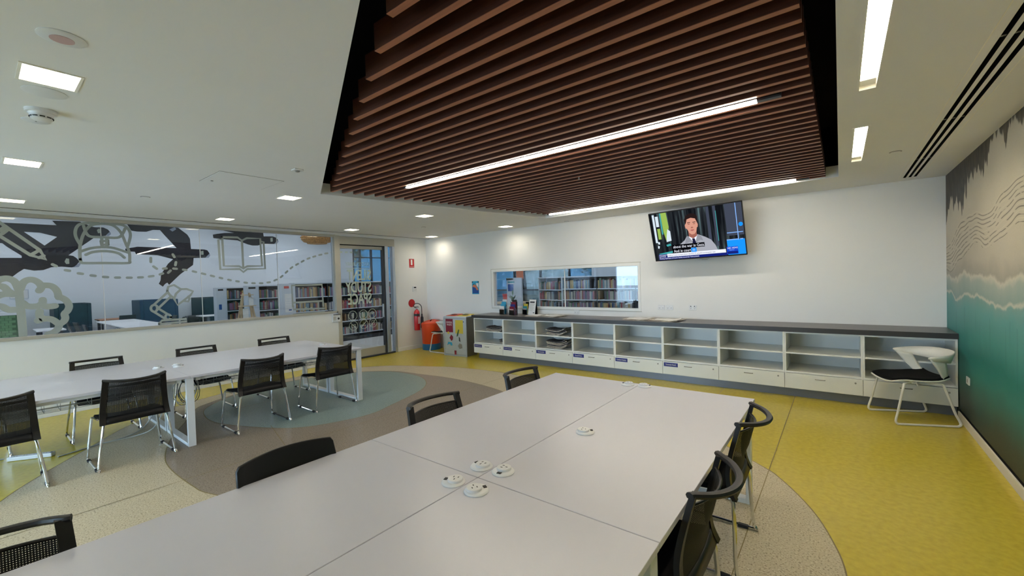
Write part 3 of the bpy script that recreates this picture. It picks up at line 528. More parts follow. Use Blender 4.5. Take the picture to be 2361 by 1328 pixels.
# ------------------------------------------------------------------ slatted timber ceiling feature
baffle = thing('slatted_ceiling_feature', 'dark timber slat ceiling feature hung in the angled ceiling recess', 'slatted ceiling', (0, 0, CEIL))
def left_end(y):
    if y < 2.612: return -1.407 - (y - 1.069) * (4.632 - 1.407) / (2.612 - 1.069)
    return -4.632 + (y - 2.612) * (4.632 - 3.90) / (6.063 - 2.612)
for i in range(44):
    y = 0.56 + 0.1282 * i
    if y > 6.10 or abs(y - 3.04) < 0.05 or abs(y - 5.99) < 0.05:
        if y > 6.10: continue
    xa = min(left_end(y), -0.4)
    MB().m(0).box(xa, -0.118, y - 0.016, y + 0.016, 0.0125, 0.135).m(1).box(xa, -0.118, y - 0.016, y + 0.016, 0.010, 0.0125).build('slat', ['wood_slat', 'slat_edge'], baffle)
for x in (-3.6, -2.2, -0.8):
    BX('hanger_rail', 'black_void', baffle, x - 0.02, x + 0.02, 0.9 if x > -1 else (1.6 if x > -3 else 2.3), 6.08, 0.137, 0.16)
def strip_light(y, label):
    t = thing('linear_strip_light', label, 'strip light', (0, y, CEIL), group='strip lights between the slats')
    BX('housing', 'black_plastic', t, -3.87, -0.27, -0.017, 0.017, 0.0125, 0.07)
    BX('diffuser', 'lamp_strip', t, -3.83, -0.40, -0.018, 0.018, -0.002, 0.012)
    BX('end_cap', 'frame_dark', t, -0.398, -0.27, -0.019, 0.019, 0.0, 0.012); BX('end_cap', 'frame_dark', t, -3.87, -3.832, -0.019, 0.019, 0.0, 0.012)
strip_light(3.060, 'long bright strip light crossing the middle of the timber slats'); strip_light(6.009, 'long bright strip light at the far edge of the slats above the television')
MB().tube([(-2.20, 4.05, CEIL + .14), (-2.20, 4.05, CEIL - 0.01)], 0.008, 8).build('sprinkler_stem', 'screw_grey', baffle, loc=(0, 0, -CEIL))
# ------------------------------------------------------------------ recessed ceiling lamps
def downlight(x, y, label):
    t = thing('recessed_downlight', label, 'ceiling light', (x, y, CEIL), group='square recessed downlights')
    mb = MB()
    mb.box(-.122, .122, -.107, -.095, -.004, 0.002).box(-.122, .122, .095, .107, -.004, 0.002).box(-.122, -.11, -.095, .095, -.004, 0.002).box(.11, .122, -.095, .095, -.004, 0.002)
    mb.build('frame', 'trough_white', t)
    mb = MB(); mb.add([(-.11, -.095, 0), (.11, -.095, 0), (.11, .095, 0), (-.11, .095, 0), (-.11, -.095, .09), (.11, -.095, .09), (.11, .095, .09), (-.11, .095, .09)], [(0, 1, 5, 4), (1, 2, 6, 5), (2, 3, 7, 6), (3, 0, 4, 7), (4, 5, 6, 7)])
    mb.build('reflector', 'trough_white', t)
    BX('diffuser', 'lamp_warm', t, -.108, .108, -.093, .093, 0.062, 0.07)
DL = ['downlight nearest the camera above the smoke detector, upper left of ceiling', 'downlight second from the top at the far left edge of the ceiling', 'downlight beside the ceiling access hatch', 'downlight beside the near corner of the slatted recess', 'downlight close to the back wall above the interior window',
      'downlight half cut by the left edge of the photo above the glass', 'downlight above the open book decal on the glass', 'downlight in front of the sliding door head', 'downlight in the corner above the fire sign',
      'downlight behind the camera in the middle', 'downlight behind the camera over the left tables', 'downlight behind the camera near the glass wall', 'downlight behind the camera over the right side']
for (x, y), lb in zip(DOWN, DL): downlight(x, y, 'square warm ' + lb)
for (a, b), lb in zip(TROUGH, ('long recessed trough light beside the slatted recess at the top edge', 'short looking recessed trough light nearer the back wall beside the air slots', 'recessed trough light behind the top edge of the photo')):
    t = thing('recessed_trough_light', lb, 'ceiling light', (0.138, 0, CEIL), group='recessed trough lights along the mural')
    mb = MB(); mb.add([(-.038, a, 0), (.038, a, 0), (.038, b, 0), (-.038, b, 0), (-.038, a, .07), (.038, a, .07), (.038, b, .07), (-.038, b, .07)], [(0, 1, 5, 4), (1, 2, 6, 5), (2, 3, 7, 6), (3, 0, 4, 7), (4, 5, 6, 7)])
    mb.build('trough', 'trough_white', t)
    mb = MB().box(-.052, -.038, a - .012, b + .012, -.003, .001).box(.038, .052, a - .012, b + .012, -.003, .001).box(-.038, .038, a - .012, a, -.003, .001).box(-.038, .038, b, b + .012, -.003, .001)
    mb.build('frame', 'ceiling_paint', t)
    BX('diffuser', 'lamp_trough', t, -.034, .018, a + .02, b - .12, 0.022, 0.034)
    BX('end_reflector', 'frame_white', t, -.036, .036, b - .10, b - .004, 0.02, 0.03)
t = thing('slot_air_diffuser', 'three black linear air slots running along the ceiling by the mural', 'air vent', (0, 0, CEIL))
for s in SLOTS: 
    MB().add([(s - .012, 1.4, 0), (s + .012, 1.4, 0), (s + .012, 6.83, 0), (s - .012, 6.83, 0), (s - .012, 1.4, .05), (s + .012, 1.4, .05), (s + .012, 6.83, .05), (s - .012, 6.83, .05)], [(0, 1, 5, 4), (1, 2, 6, 5), (2, 3, 7, 6), (3, 0, 4, 7), (4, 5, 6, 7)]).build('slot', 'black_void', t)
    for y in (3.0, 4.4, 5.8): BX('slot_clip', 'screw_grey', t, s - .012, s + .012, y, y + .012, 0.008, 0.012)
mb = MB()
for xa in (0.56, 0.752): mb.box(xa - 0.002, xa + 0.002, 1.4, 6.83, -0.0015, 0)
mb.build('frame_line', 'trough_white', t)
# small ceiling devices
def disc(name, x, y, r, label, cat, inner=None, h=0.008, m='white_plastic', im='screw_grey', prof=None):
    t = thing(name, label, cat, (x, y, CEIL))
    MB().lathe(prof or [(0, -h), (r * .85, -h), (r, -h * .4), (r, 0)], 28).build('cover', m, t, smooth=True)
    if inner: MB().lathe([(0, -h - .002), (inner, -h - .002), (inner, -h)], 20).build('insert', im, t)
    return t
disc('ceiling_speaker', -2.544, 0.273, 0.075, 'round white ceiling plate with reddish grille nearest the camera', 'ceiling speaker', 0.038, im='print_pink')
disc('ceiling_plate', -3.305, 0.281, 0.085, 'flat round blank plate between the near downlight and smoke detector', 'ceiling plate', h=0.005)
sd = disc('smoke_detector', -3.649, 0.292, 0.062, 'white domed smoke detector below the near downlight', 'smoke detector', prof=[(0, -.060), (.034, -.058), (.045, -.050), (.047, -.036), (.047, -.033), (.055, -.02), (.066, -.018), (.068, 0)])
for k in range(10):
    a = 2 * math.pi * k / 10
    mb = MB(); c, s_ = math.cos(a), math.sin(a); mb.tube([(.0478 * math.cos(a + d), .0478 * math.sin(a + d), -.043) for d in (-.22, 0, .22)], .0035, 5); mb.build('vent_slit', 'ink_black', sd)
disc('ceiling_plate', -3.882, 0.287, 0.062, 'small blank ceiling plate just past the smoke detector', 'ceiling plate', 0.004, h=0.005)
disc('ceiling_sprinkler', -6.222, 1.264, 0.045, 'small recessed sprinkler disc over the far left table row', 'sprinkler', 0.036, im='ceiling_paint', m='screw_grey', h=0.004)
disc('ceiling_sprinkler', -6.37, 5.45, 0.045, 'small recessed sprinkler disc in front of the fire sign corner', 'sprinkler', 0.036, im='ceiling_paint', m='screw_grey', h=0.004)
disc('ceiling_sprinkler', 0.412, 5.24, 0.045, 'small recessed sprinkler disc beside the trough light and air slots', 'sprinkler', 0.036, im='ceiling_paint', m='screw_grey', h=0.004)
disc('ceiling_sprinkler', -4.06, 6.95, 0.045, 'small recessed sprinkler disc over the interior back window', 'sprinkler', 0.036, im='ceiling_paint', m='screw_grey', h=0.004)
disc('ceiling_sprinkler', -2.09, 6.60, 0.045, 'small recessed sprinkler disc directly above the television', 'sprinkler', 0.036, im='ceiling_paint', m='screw_grey', h=0.004)
t = thing('motion_sensor', 'tiny square motion sensor on the ceiling by the access hatch', 'sensor', (-3.90, 1.875, CEIL))
BX('sensor_base', 'white_plastic', t, -.04, .04, -.04, .04, -.012, 0, bevel=.004); MB().lathe([(0, -.028), (.018, -.022), (.022, -.012)], 16).build('lens', 'screw_grey', t, smooth=True)

# ------------------------------------------------------------------ desks
def loop_leg(mb, xa, xb, y, zt):
    w, d = 0.066, 0.034
    mb.box(xa, xa + d, y - w / 2, y + w / 2, 0.0, zt); mb.box(xb - d, xb, y - w / 2, y + w / 2, 0.0, zt)
    mb.box(xa + d, xb - d, y - w / 2, y + w / 2, 0.0, d); mb.box(xa + d, xb - d, y - w / 2, y + w / 2, zt - d, zt)
def make_desk(legs):
    t = thing('desk', 'desk', 'desk')
    Wd, Ln = 0.817, 1.976
    BX('tabletop', 'laminate', t, -Wd / 2, Wd / 2, -Ln / 2, Ln / 2, 0.705, 0.73, bevel=0.002)
    mb = MB(); mb.box(-Wd / 2 + .05, Wd / 2 - .05, -Ln / 2 + .06, -Ln / 2 + .10, .665, .705); mb.box(-Wd / 2 + .05, Wd / 2 - .05, Ln / 2 - .10, Ln / 2 - .06, .665, .705)
    mb.box(-Wd / 2 + .07, -Wd / 2 + .11, -Ln / 2 + .1, Ln / 2 - .1, .665, .705); mb.box(Wd / 2 - .11, Wd / 2 - .07, -Ln / 2 + .1, Ln / 2 - .1, .665, .705)
    mb.build('under_frame', 'white_steel', t)
    for y in legs:
        mb = MB(); loop_leg(mb, -Wd / 2 + .02, Wd / 2 - .02, y, 0.704); mb.build('loop_leg', 'white_steel', t, bevel=.003)
    tr = MB()
    for x in (-.12, -.06, 0, .06, .12): tr.tube([(x, -.8, .56), (x, .8, .56)], .0022, 4)
    for x in (-.13, .13):
        for z in (.60, .655): tr.tube([(x, -.8, z), (x, .8, z)], .0022, 4)
    for k in range(17):
        y = -.8 + .1 * k; tr.tube([(-.13, y, .665), (-.12, y, .56), (.12, y, .56), (.13, y, .665)], .0022, 4)
    tr.build('cable_tray', 'wire_grey', t)
    return t
DESKS = {'end': [make_desk((.945,)), True], 'mid': [make_desk((.990, -.945)), True]}   # the middle frames carry both neighbours
def put_desk(x, y, label, group):
    D_ = DESKS['end' if y > 2 else 'mid']
    o = D_[0] if D_[1] else copy_tree(D_[0]); D_[1] = False
    o.location = (x, y, 0); tag(o, label, 'desk', group)
LXA, LXB, RXA, RXB = -6.49, -5.672, -1.713, -0.892
for x, y, lb in ((LXB, 2.345, 'white desk of the far table row nearest the sliding door, on the aisle side'), (LXA, 2.345, 'white desk of the far table row nearest the sliding door, on the glass wall side'),
                 (LXB, 0.368, 'white far-row desk cut by the left edge, on the aisle side'), (LXA, 0.368, 'white far-row desk cut by the left edge, on the glass wall side')):
    put_desk(x, y, lb, 'desks in the far row')
for x, y, lb in ((RXA, 2.37, 'white desk of the near table block, far end, left of the long split'), (RXB, 2.37, 'white desk of the near table block, far end, right of the long split'),
                 (RXA, 0.39, 'white desk of the near table block at the bottom edge, left of the long split'), (RXB, 0.39, 'white desk of the near table block at the bottom edge, right of the long split')):
    put_desk(x, y, lb, 'desks in the near block')
# power pods on the desks
def make_pod():
    t = thing('desk_power_pod', 'pod', 'power pod')
    MB().lathe([(0, 0), (.052, 0), (.054, .004), (.050, .009), (.046, .011), (0, .011)], 28).build('base_ring', 'white_plastic', t, smooth=True)
    MB().lathe([(.034, 0), (.034, .012), (.032, .014), (0, .0145)], 24, (-.010, 0, .008)).build('socket_drum', 'white_plastic', t, smooth=True)
    mb = MB()
    for a in (90, 215, 325):
        x, y = -.010 + .013 * math.cos(R(a)), .013 * math.sin(R(a)); mb.box(x - .0018, x + .0018, y - .005, y + .005, .0223, .0231)
    mb.build('socket_slot', 'ink_black', t)
    BX('usb_port', 'ink_black', t, .030, .044, -.010, .010, .0105, .0135)
    return t
pod0 = make_pod(); fp = [True]
def put_pod(x, y, a, label):
    o = pod0 if fp[0] else copy_tree(pod0); fp[0] = False
    o.location = (x, y, .73); o.rotation_euler = (0, 0, R(a)); tag(o, label, 'power pod', 'white power pods on the desks')
for x, y, a, lb in ((-1.36, 1.285, 200, 'left front of the cluster of four at the table crossing'), (-1.222, 1.285, 60, 'nearest the camera of the cluster of four'), (-1.36, 1.47, 170, 'left rear of the cluster of four at the table crossing'), (-1.24, 1.485, -80, 'right rear of the cluster of four at the table crossing'),
                    (-1.164, 2.138, 40, 'standing alone halfway along the near table block'), (-1.382, 3.277, 180, 'left of the split at the far end of the near block'), (-1.245, 3.293, 20, 'right of the split at the far end of the near block'),
                    (-6.13, 1.288, 30, 'in front at the joint of the far table row'), (-6.02, 1.45, 80, 'right at the joint of the far table row'), (-6.15, 1.47, 140, 'rear at the joint of the far table row'), (-6.08, 3.20, 10, 'at the door end of the far table row')):
    put_pod(x, y, a, 'round white power pod ' + lb)

# ------------------------------------------------------------------ mesh-back sled chairs
def tri(a, b, t): return [p + (q - p) * t for p, q in zip(a, b)]
PROF = [(.818, -.265), (.76, -.250), (.68, -.230), (.60, -.214), (.54, -.209), (.48, -.215), (.44, -.228), (.412, -.242)]
def post_x(z): return .205 + (.82 - z) * .07
def make_chair(solid=False, full=False):
    t = thing('mesh_back_chair' if not solid else 'plastic_back_chair', 'chair', 'chair')
    if not solid:
        for s in (-1, 1):
            pts = smooth_path([(s * post_x(z), y, z) for z, y in PROF], 3)
            mb = MB(); rows = []
            for p in pts:
                w, d = .021, .011
                rows.append([(p[0] - w, p[1] - d, p[2]), (p[0] + w, p[1] - d, p[2]), (p[0] + w, p[1] + d, p[2]), (p[0] - w, p[1] + d, p[2])])
            for i in range(len(rows) - 1): mb.hexa(rows[i + 1], rows[i])
            mb.build('back_post', 'brown_black', t)
        a = [(x, -.265 - .112 * (1 - (x / .212) ** 2) ** 0.8 if abs(x) < .212 else -.265, .815 - .012 * (1 - (x / .212) ** 2)) for x in [(-.212 + .0424 * k) for k in range(11)]]
        a = [(-.226, -.256, .816)] + a + [(.226, -.256, .816)]
        MB().tube(smooth_path(a, 2), .0165, 8, flat=.8).build('top_rail', 'brown_black', t, smooth=True)
        def bx(u, z, y): return (u * (post_x(z) - .012), y - (.055 + (.05 if full and z > .79 else 0)) * (1 - u * u) * min(1, max(0, (z - .40) / .25)), z)
        zz = [.805 if full else .765, .70, .64, .58, .52, .47]
        import bisect
        def yat(z):
            for (z1, y1), (z0, y0) in zip(PROF[:-1], PROF[1:]):
                if z0 <= z <= z1: return y0 + (y1 - y0) * (z - z0) / (z1 - z0)
            return PROF[-1][1]
        MB().grid([[bx(u / 6, z, yat(z)) for u in range(-6, 7)] for z in zz]).build('mesh_panel', 'chair_mesh', t, smooth=True)
        mb = MB()
        MB().tube([bx(u / 6, .755 if full else .765, yat(.76)) for u in range(-6, 7)], .006, 6, flat=2.0 if full else 1).build('mesh_hem', 'brown_black', t)
        MB().grid([[bx(u / 6, z, yat(z)) for u in range(-6, 7)] for z in (.475, .44, .412)]).build('lower_band', 'black_plastic', t, smooth=True, solid=.012)
    else:
        rows = []
        for k, (z, y) in enumerate([(.815, -.262), (.795, -.26), (.74, -.245), (.66, -.225), (.58, -.21), (.50, -.215), (.44, -.235)]):
            hw = [.215, .228, .232, .234, .236, .238, .235][k]
            rows.append([(u / 8 * hw, y - .05 * (1 - (u / 8) ** 2), z + (.012 * (1 - (u / 8) ** 2) if k < 2 else 0)) for u in range(-8, 9)])
        MB().grid(rows).build('shell_back', 'black_plastic', t, smooth=True, solid=.016, bevel=.004)
    rows = []
    for k in range(9):
        y = -.21 + .055 * k
        z = .425 + .012 * math.cos(k / 8 * math.pi) + (-.02 if k == 8 else 0) + (.01 if k == 0 else 0)
        rows.append([(u / 6 * (.235 - .01 * (k / 8)), y, z + .015 * (u / 6) ** 2) for u in range(-6, 7)])
    MB().grid(rows).build('seat', 'black_fabric', t, smooth=True, solid=.02)
    for s in (-1, 1):
        pts = [(s * .215, -.12, .408), (s * .222, -.205, .405), (s * .232, -.232, .385), (s * .27, -.245, .10), (s * .276, -.252, .03), (s * .278, -.235, .012), (s * .278, .22, .012), (s * .276, .238, .03), (s * .262, .225, .20), (s * .245, .205, .385), (s * .238, .18, .408), (s * .222, .06, .408)]
        MB().tube(smooth_path(pts, 3), .0105, 8).build('sled_leg', 'chrome', t, smooth=True)
        for y in (-.19, .17): 
            BX('glide', 'rubber', t, s * .278 - .013, s * .278 + .013, y - .03, y + .03, 0.0, .022, bevel=.004)
    mb = MB(); mb.tube([(-.222, -.10, .402), (.222, -.10, .402)], .009, 8); mb.tube([(-.226, .12, .402), (.226, .12, .402)], .009, 8)
    mb.build('cross_bar', 'chrome', t, smooth=True)
    return t
PROTO = {False: [make_chair(), True], True: [make_chair(full=True), True]}
def put_chair(x, y, face, label, group, full=False):
    D_ = PROTO[full]; o = D_[0] if D_[1] else copy_tree(D_[0]); D_[1] = False
    o.location = (x, y, 0); o.rotation_euler = (0, 0, R(face)); tag(o, label, 'chair', group); return o
# face: 90 = sitter looks to -x, -90 = sitter looks to +x
G1, G2 = 'black mesh chairs around the far table row', 'black mesh chairs around the near tables'
for y, a, lb in ((0.07, 90, 'black mesh chair cut by the left edge, back turned to the camera'), (0.925, 91, 'black mesh chair with its back to us at the table joint, over the white cable'), (2.04, 90, 'black mesh chair with its back to us in the middle of the far row'), (2.925, 89, 'black mesh chair with its back to us nearest the sliding door')):
    put_chair(-5.50, y, a, lb, G1, True)
for y, lb in ((0.90, 'black mesh chair facing us behind the far row, leftmost back showing'), (1.88, 'black mesh chair facing us behind the far row, middle back showing'), (2.88, 'black mesh chair facing us behind the far row, nearest the door'), (-0.08, 'chair facing us behind the far row, only its foot shows at the left edge')):
    put_chair(-6.70, y, -90, lb, G1)
for y, lb in ((-0.03, 'black mesh chair back poking up at the bottom left corner'), (1.915, 'black slotted chair back behind the middle of the near tables'), (2.91, 'black slotted chair back at the far corner of the near tables')):
    put_chair(-1.925, y, -90, lb, G2)
for y, lb in ((2.69, 'black mesh chair seen from the side at the right of the tables, farther one'), (1.80, 'black mesh chair seen from the side at the right of the tables, nearer one')):
    put_chair(-0.695, y, 90, lb, G2)
sch = make_chair(True); sch.location = (-1.875, 0.93, 0); sch.rotation_euler = (0, 0, R(-90)); tag(sch, 'solid black plastic chair back with rounded corners beside the near tables', 'chair', G2)
# ------------------------------------------------------------------ low storage run under the back window
CX0, PITCHC, CYF, CYB = -6.052, 0.7815, 6.44, Y1
LBL = ['The West Australian', 'The West Australian', 'The Australian', 'Financial Review', 'Cockburn Gazette', 'Fremantle Herald', None, None, None]
CLB = ['bay at the bin end with newspapers on both shelves', 'second bay from the bins, empty', 'bay holding two tidy newspaper stacks', 'empty bay right of the newspaper stacks, fourth from the bins', 'empty bay fifth from the bins below the wall socket',
       'empty bay sixth from the bins, last one with a blue drawer label', 'empty bay without label, third from the mural', 'empty bay without label, second from the mural', 'end bay against the mural behind the white chair']
for i in range(9):
    x = CX0 + PITCHC * i; W_ = PITCHC
    t = thing('newspaper_cabinet', 'white open cabinet ' + CLB[i], 'cabinet', (x, 0, 0), group='cabinets along the back wall')
    p = .018
    mb = MB(); mb.box(0.0005, p, CYF + .002, CYB - .02, .115, .84); mb.box(W_ - p, W_ - .0005, CYF + .002, CYB - .02, .115, .84)
    mb.box(p, W_ - p, CYF + .002, CYB - .02, .822, .84); mb.box(p, W_ - p, CYF + .002, CYB - .02, .115, .133); mb.box(p, W_ - p, CYF + .002, CYB - .02, .316, .336)
    mb.build('carcass', 'cabinet_white', t)
    BX('back_panel', 'cabinet_white', t, .0005, W_ - .0005, CYB - .02, CYB - .002, .115, .84)
    BX('shelf', 'cabinet_white', t, p, W_ - p, CYF + .004, CYB - .02, .560, .578)
    d = BX('drawer_front', 'cabinet_white', t, .003, W_ - .003, CYF - .018, CYF, .122, .312, bevel=.0015)
    hx = W_ / 2 - .02
    mb = MB(); mb.tube([(hx - .05, CYF - .018, .262), (hx - .05, CYF - .036, .262), (hx + .05, CYF - .036, .262), (hx + .05, CYF - .018, .262)], .0042, 6); mb.build('handle', 'steel_dark', d)
    MB().lathe([(0, -.003), (.010, -.003), (.010, 0)], 14, (W_ - .07, CYF - .018, .262), 'y').build('lock', 'screw_grey', d)
    if LBL[i]:
        lb = BX('label_plate', 'ink_blue', d, .02, .225, CYF - .0205, CYF - .018, .238, .296)
        text('label_lettering', LBL[i], 'sign_white', d, (.122, CYF - .0212, .267), (R(90), 0, 0), .034, .62 if len(LBL[i]) > 15 else .72, 'CENTER')
    BX('plinth', 'plinth_grey', t, (.06 if i == 0 else 0.0), W_ - .0005, CYF + .07, CYF + .085, 0, .115)
wt = thing('worktop', 'long dark grey laminate worktop over the white newspaper cabinets', 'worktop', (0, 0, 0))
BX('slab', 'worktop_grey', wt, -6.09, X1 - .003, CYF - .02, CYB, .842, .902, bevel=.002)
BX('front_edge', 'worktop_edge', wt, -6.09, X1 - .003, CYF - .024, CYF - .0205, .842, .901)
# newspapers: curled stacks on shelves and loose papers on the worktop
def sheet(mb, cx, cy, z, w, d, a, curl, th):
    c, s = math.cos(a), math.sin(a); rows = [[], []]; top = []; bot = []
    for iy in range(4):
        r1, r2 = [], []
        for ix in range(8):
            u = ix / 7 - .5; v = iy / 3 - .5
            h = curl * (abs(u) * 2) ** 2.2 * (1 if u > 0 else .5) + .004 * math.sin(9 * u + 5 * v)
            x, y = u * w, v * d
            r1.append((cx + c * x - s * y, cy + s * x + c * y, z + th + h)); r2.append((cx + c * x - s * y, cy + s * x + c * y, z + h))
        top.append(r1); bot.append(r2)
    mb.grid(top); mb.grid(bot)
    for A, B_ in ((top[0], bot[0]), (top[-1], bot[-1]), ([r[0] for r in top], [r[0] for r in bot]), ([r[-1] for r in top], [r[-1] for r in bot])): mb.grid([A, B_])
NS = 'folded newspapers lying in the cabinets'
for (cx, cy, z, n, a, lb, m) in ((-5.52, 6.62, .578, 4, .15, 'thin pile on the upper shelf of the bin-end bay', 'news_dark'), (-5.37, 6.64, .336, 4, .1, 'small folded pile on the lower shelf of the bin-end bay', 'news_dark'),
                              (-4.10, 6.68, .578, 5, .05, 'thick curled pile on the upper shelf of the third bay', 'news_dark'), (-4.10, 6.66, .336, 6, .12, 'thick curled pile on the lower shelf of the third bay', 'news_dark')):
    for k in range(n):
        mb = MB(); w = .40 if cx != -5.37 else .12
        sheet(mb, cx + random.uniform(-.015, .015), cy + random.uniform(-.02, .02), z + .002 + k * .021, w, .29, a + random.uniform(-.12, .12), .045 if w > .2 else .01, .012)
        o = mb.build('newspaper', ['newsprint', 'news_dark'][k % 3 == 2 or k == n - 1], smooth=True)
        tag(o, 'newspaper, %s of the %s' % (['lowest', 'second lowest', 'third', 'fourth', 'fifth', 'sixth'][k] if k < n - 1 else 'topmost', lb), 'newspaper', NS)
for (cx, cy, a, w, lb) in ((-4.62, 6.70, .2, .36, 'leftmost of the loose papers on the worktop by the clear sign holder'), (-4.25, 6.72, -.15, .42, 'second loose paper on the worktop below the back window'), (-2.62, 6.72, .1, .44, 'left one of the two spread on the worktop below the wall sockets'), (-2.15, 6.70, -.1, .46, 'right one of the two spread on the worktop below the wall sockets')):
    mb = MB(); sheet(mb, cx, cy, .9025, w, .36, a, .012, .006); o = mb.build('newspaper', 'newsprint', smooth=True)
    mb = MB(); sheet(mb, .01, .02, .0105, w * .8, .28, .15, .012, .004); f_ = mb.build('inner_section', 'paper', o, smooth=True); f_.matrix_parent_inverse = Matrix(); f_.location = (cx, cy, .9015)
    tag(o, 'open cream newspaper, ' + lb, 'newspaper', 'loose newspapers on the worktop')
# brochure holders and sign holder
def holder(x, y, a, cols, label, h=.26, w=.16):
    t = thing('brochure_holder', label, 'brochure holder', (x, y, .902), R(a), 'brochure holders on the worktop')
    mb = MB(); mb.box(-w / 2, w / 2, -.05, -.047, 0, .10); mb.box(-w / 2, w / 2, .045, .048, 0, h); mb.box(-w / 2, -w / 2 + .003, -.05, .045, 0, .12); mb.box(w / 2 - .003, w / 2, -.05, .045, 0, .12); mb.box(-w / 2, w / 2, -.05, .048, 0, .003)
    mb.build('acrylic_tray', 'acrylic', t)
    for k, m in enumerate(cols):
        yy = -.038 + .026 * k; hh = .17 + .045 * k
        o = BX('leaflet', m, t, -w / 2 + .008, w / 2 - .008, yy, yy + .006, .005, hh)
        BX('leaflet_print', ['print_pink', 'sign_white', 'print_teal', 'print_blue'][k % 4], o, -w / 2 + .02, w / 2 - .03, yy - .0015, yy - .0003, hh - .10, hh - .05)
        BX('leaflet_print', ['print_pink', 'print_teal', 'sign_white', 'maroon'][k % 4], o, -w / 2 + .03, w / 2 - .02, yy - .0015, yy - .0003, hh - .145, hh - .112)
holder(-5.52, 6.78, -14, ['paper', 'print_cyan', 'print_cyan', 'paper'], 'clear holder of white and turquoise leaflets nearest the corner poster', .24)
holder(-5.20, 6.70, -14, ['maroon', 'ink_blue', 'maroon', 'ink_black'], 'clear holder of dark red leaflets in front of the back window', .27)
holder(-5.02, 6.90, -14, ['print_teal', 'yellow_print'], 'clear holder with teal and yellow leaflets behind the dark red ones', .25, .14)
t = thing('sign_holder', 'slanted clear stand with a white printed notice on the worktop', 'sign holder', (-4.86, 6.86, .902), R(-10))
mb = MB(); mb.hexa([(-.095, -.015, 0), (.095, -.015, 0), (.095, -.011, 0), (-.095, -.011, 0)], [(-.095, .045, .30), (.095, .045, .30), (.095, .049, .30), (-.095, .049, .30)]); mb.build('notice', 'paper', t)
mb = MB(); mb.box(-.10, .10, -.02, .08, 0, .003); mb.hexa([(-.1, .06, 0), (.1, .06, 0), (.1, .063, 0), (-.1, .063, 0)], [(-.1, .05, .30), (.1, .05, .30), (.1, .053, .30), (-.1, .053, .30)]); mb.build('stand', 'acrylic', t)
TL = math.atan2(.06, .30)
def onnotice(x0, x1, z0, z1, m):
    f2 = lambda z: -.015 + .2 * z - .0012
    mb = MB(); mb.add([(x0, f2(z0), z0), (x1, f2(z0), z0), (x1, f2(z1), z1), (x0, f2(z1), z1)], [(0, 1, 2, 3)]); mb.build('printed_line', m, t)
onnotice(-.07, .06, .235, .262, 'ink_black')
for k in range(6): onnotice(-.075, .075 - .03 * (k % 3), .205 - .024 * k, .211 - .024 * k, 'frame_beige')
onnotice(.04, .08, .035, .05, 'ink_black')

# ------------------------------------------------------------------ television on a tilting wall bracket
TVT = 0.33
tv = thing('television', 'large wall television showing a news reporter in a pale coat', 'television', (-1.697, 6.675, 2.222), rot=(TVT, -0.026, 0))
HW, HH = .652, .388
BX('rear_casing', 'black_plastic', tv, -HW, HW, .004, .035, -HH, HH, bevel=.004); BX('rear_box', 'black_plastic', tv, -.4, .4, .035, .07, -.25, .2, bevel=.01)
mb = MB(); b_ = .012; mb.box(-HW, HW, -.006, .004, HH - b_, HH); mb.box(-HW, HW, -.006, .004, -HH, -HH + .018); mb.box(-HW, -HW + b_, -.006, .004, -HH, HH); mb.box(HW - b_, HW, -.006, .004, -HH, HH); mb.build('bezel', 'black_plastic', tv)
def screen_mat():
    m = bpy.data.materials.new('screen_picture'); m.use_nodes = True; nt = m.node_tree; L = nt.links; nt.nodes.remove(nt.nodes['Principled BSDF'])
    tc = nt.nodes.new('ShaderNodeTexCoord'); mp = nt.nodes.new('ShaderNodeMapping'); mp.inputs['Scale'].default_value = (14, 1, .7); L.new(tc.outputs['Object'], mp.inputs[0])
    n = nt.nodes.new('ShaderNodeTexNoise'); n.inputs['Scale'].default_value = 1.4; n.inputs['Detail'].default_value = 5; L.new(mp.outputs[0], n.inputs['Vector'])
    r = nt.nodes.new('ShaderNodeValToRGB'); e = r.color_ramp.elements; e[0].position = .42; e[0].color = (.004, .005, .007, 1); e[1].position = .75; e[1].color = (.10, .16, .17, 1)
    x = e.new(.56); x.color = (.018, .022, .026, 1)
    L.new(n.outputs['Fac'], r.inputs[0]); em = nt.nodes.new('ShaderNodeEmission'); em.inputs[1].default_value = 0.5; L.new(r.outputs[0], em.inputs[0])
    L.new(em.outputs[0], nt.nodes['Material Output'].inputs[0]); MATS['screen_picture'] = m
screen_mat()
for nm, c, s in (('px_white', (.80, .82, .92), 1), ('px_grey', (.36, .37, .42), 1), ('px_grey2', (.26, .27, .31), 1), ('px_skin', (.62, .30, .22), 1), ('px_skin_dark', (.33, .12, .09), 1), ('px_hair', (.018, .010, .010), 1), ('px_tie', (.010, .010, .035), 1), ('px_navy', (.008, .016, .17), 1), ('px_cyan', (.01, .28, .88), 1),
                 ('px_blue', (.01, .06, .55), 1), ('px_black', (.002, .002, .003), 1), ('px_green', (.30, .46, .09), 1), ('px_sky', (.62, .72, .80), 1), ('px_teal', (.05, .35, .36), 1), ('px_pale', (.22, .42, .85), 1), ('px_red', (.40, .12, .11), 1), ('px_slate', (.05, .06, .09), 1)): glow(nm, c, .42)
screen = BX('screen', 'screen_picture', tv, -HW + b_, HW - b_, -.003, .003, -HH + .018, HH - b_)
def px(m, poly, k=1, name='screen_patch'):
    """poly in screen units: x 0..1 from left, y 0..1 from top"""
    f2 = lambda a, b2: (-HW + b_ + a * 2 * (HW - b_), -.003 - .0006 * k, HH - b_ - b2 * (2 * HH - b_ - .018))
    return fill(name, m, [poly], f2, screen)
def pr(m, x0, x1, y0, y1, k=1, name='screen_patch'): return px(m, [(x0, y0), (x1, y0), (x1, y1), (x0, y1)], k, name)
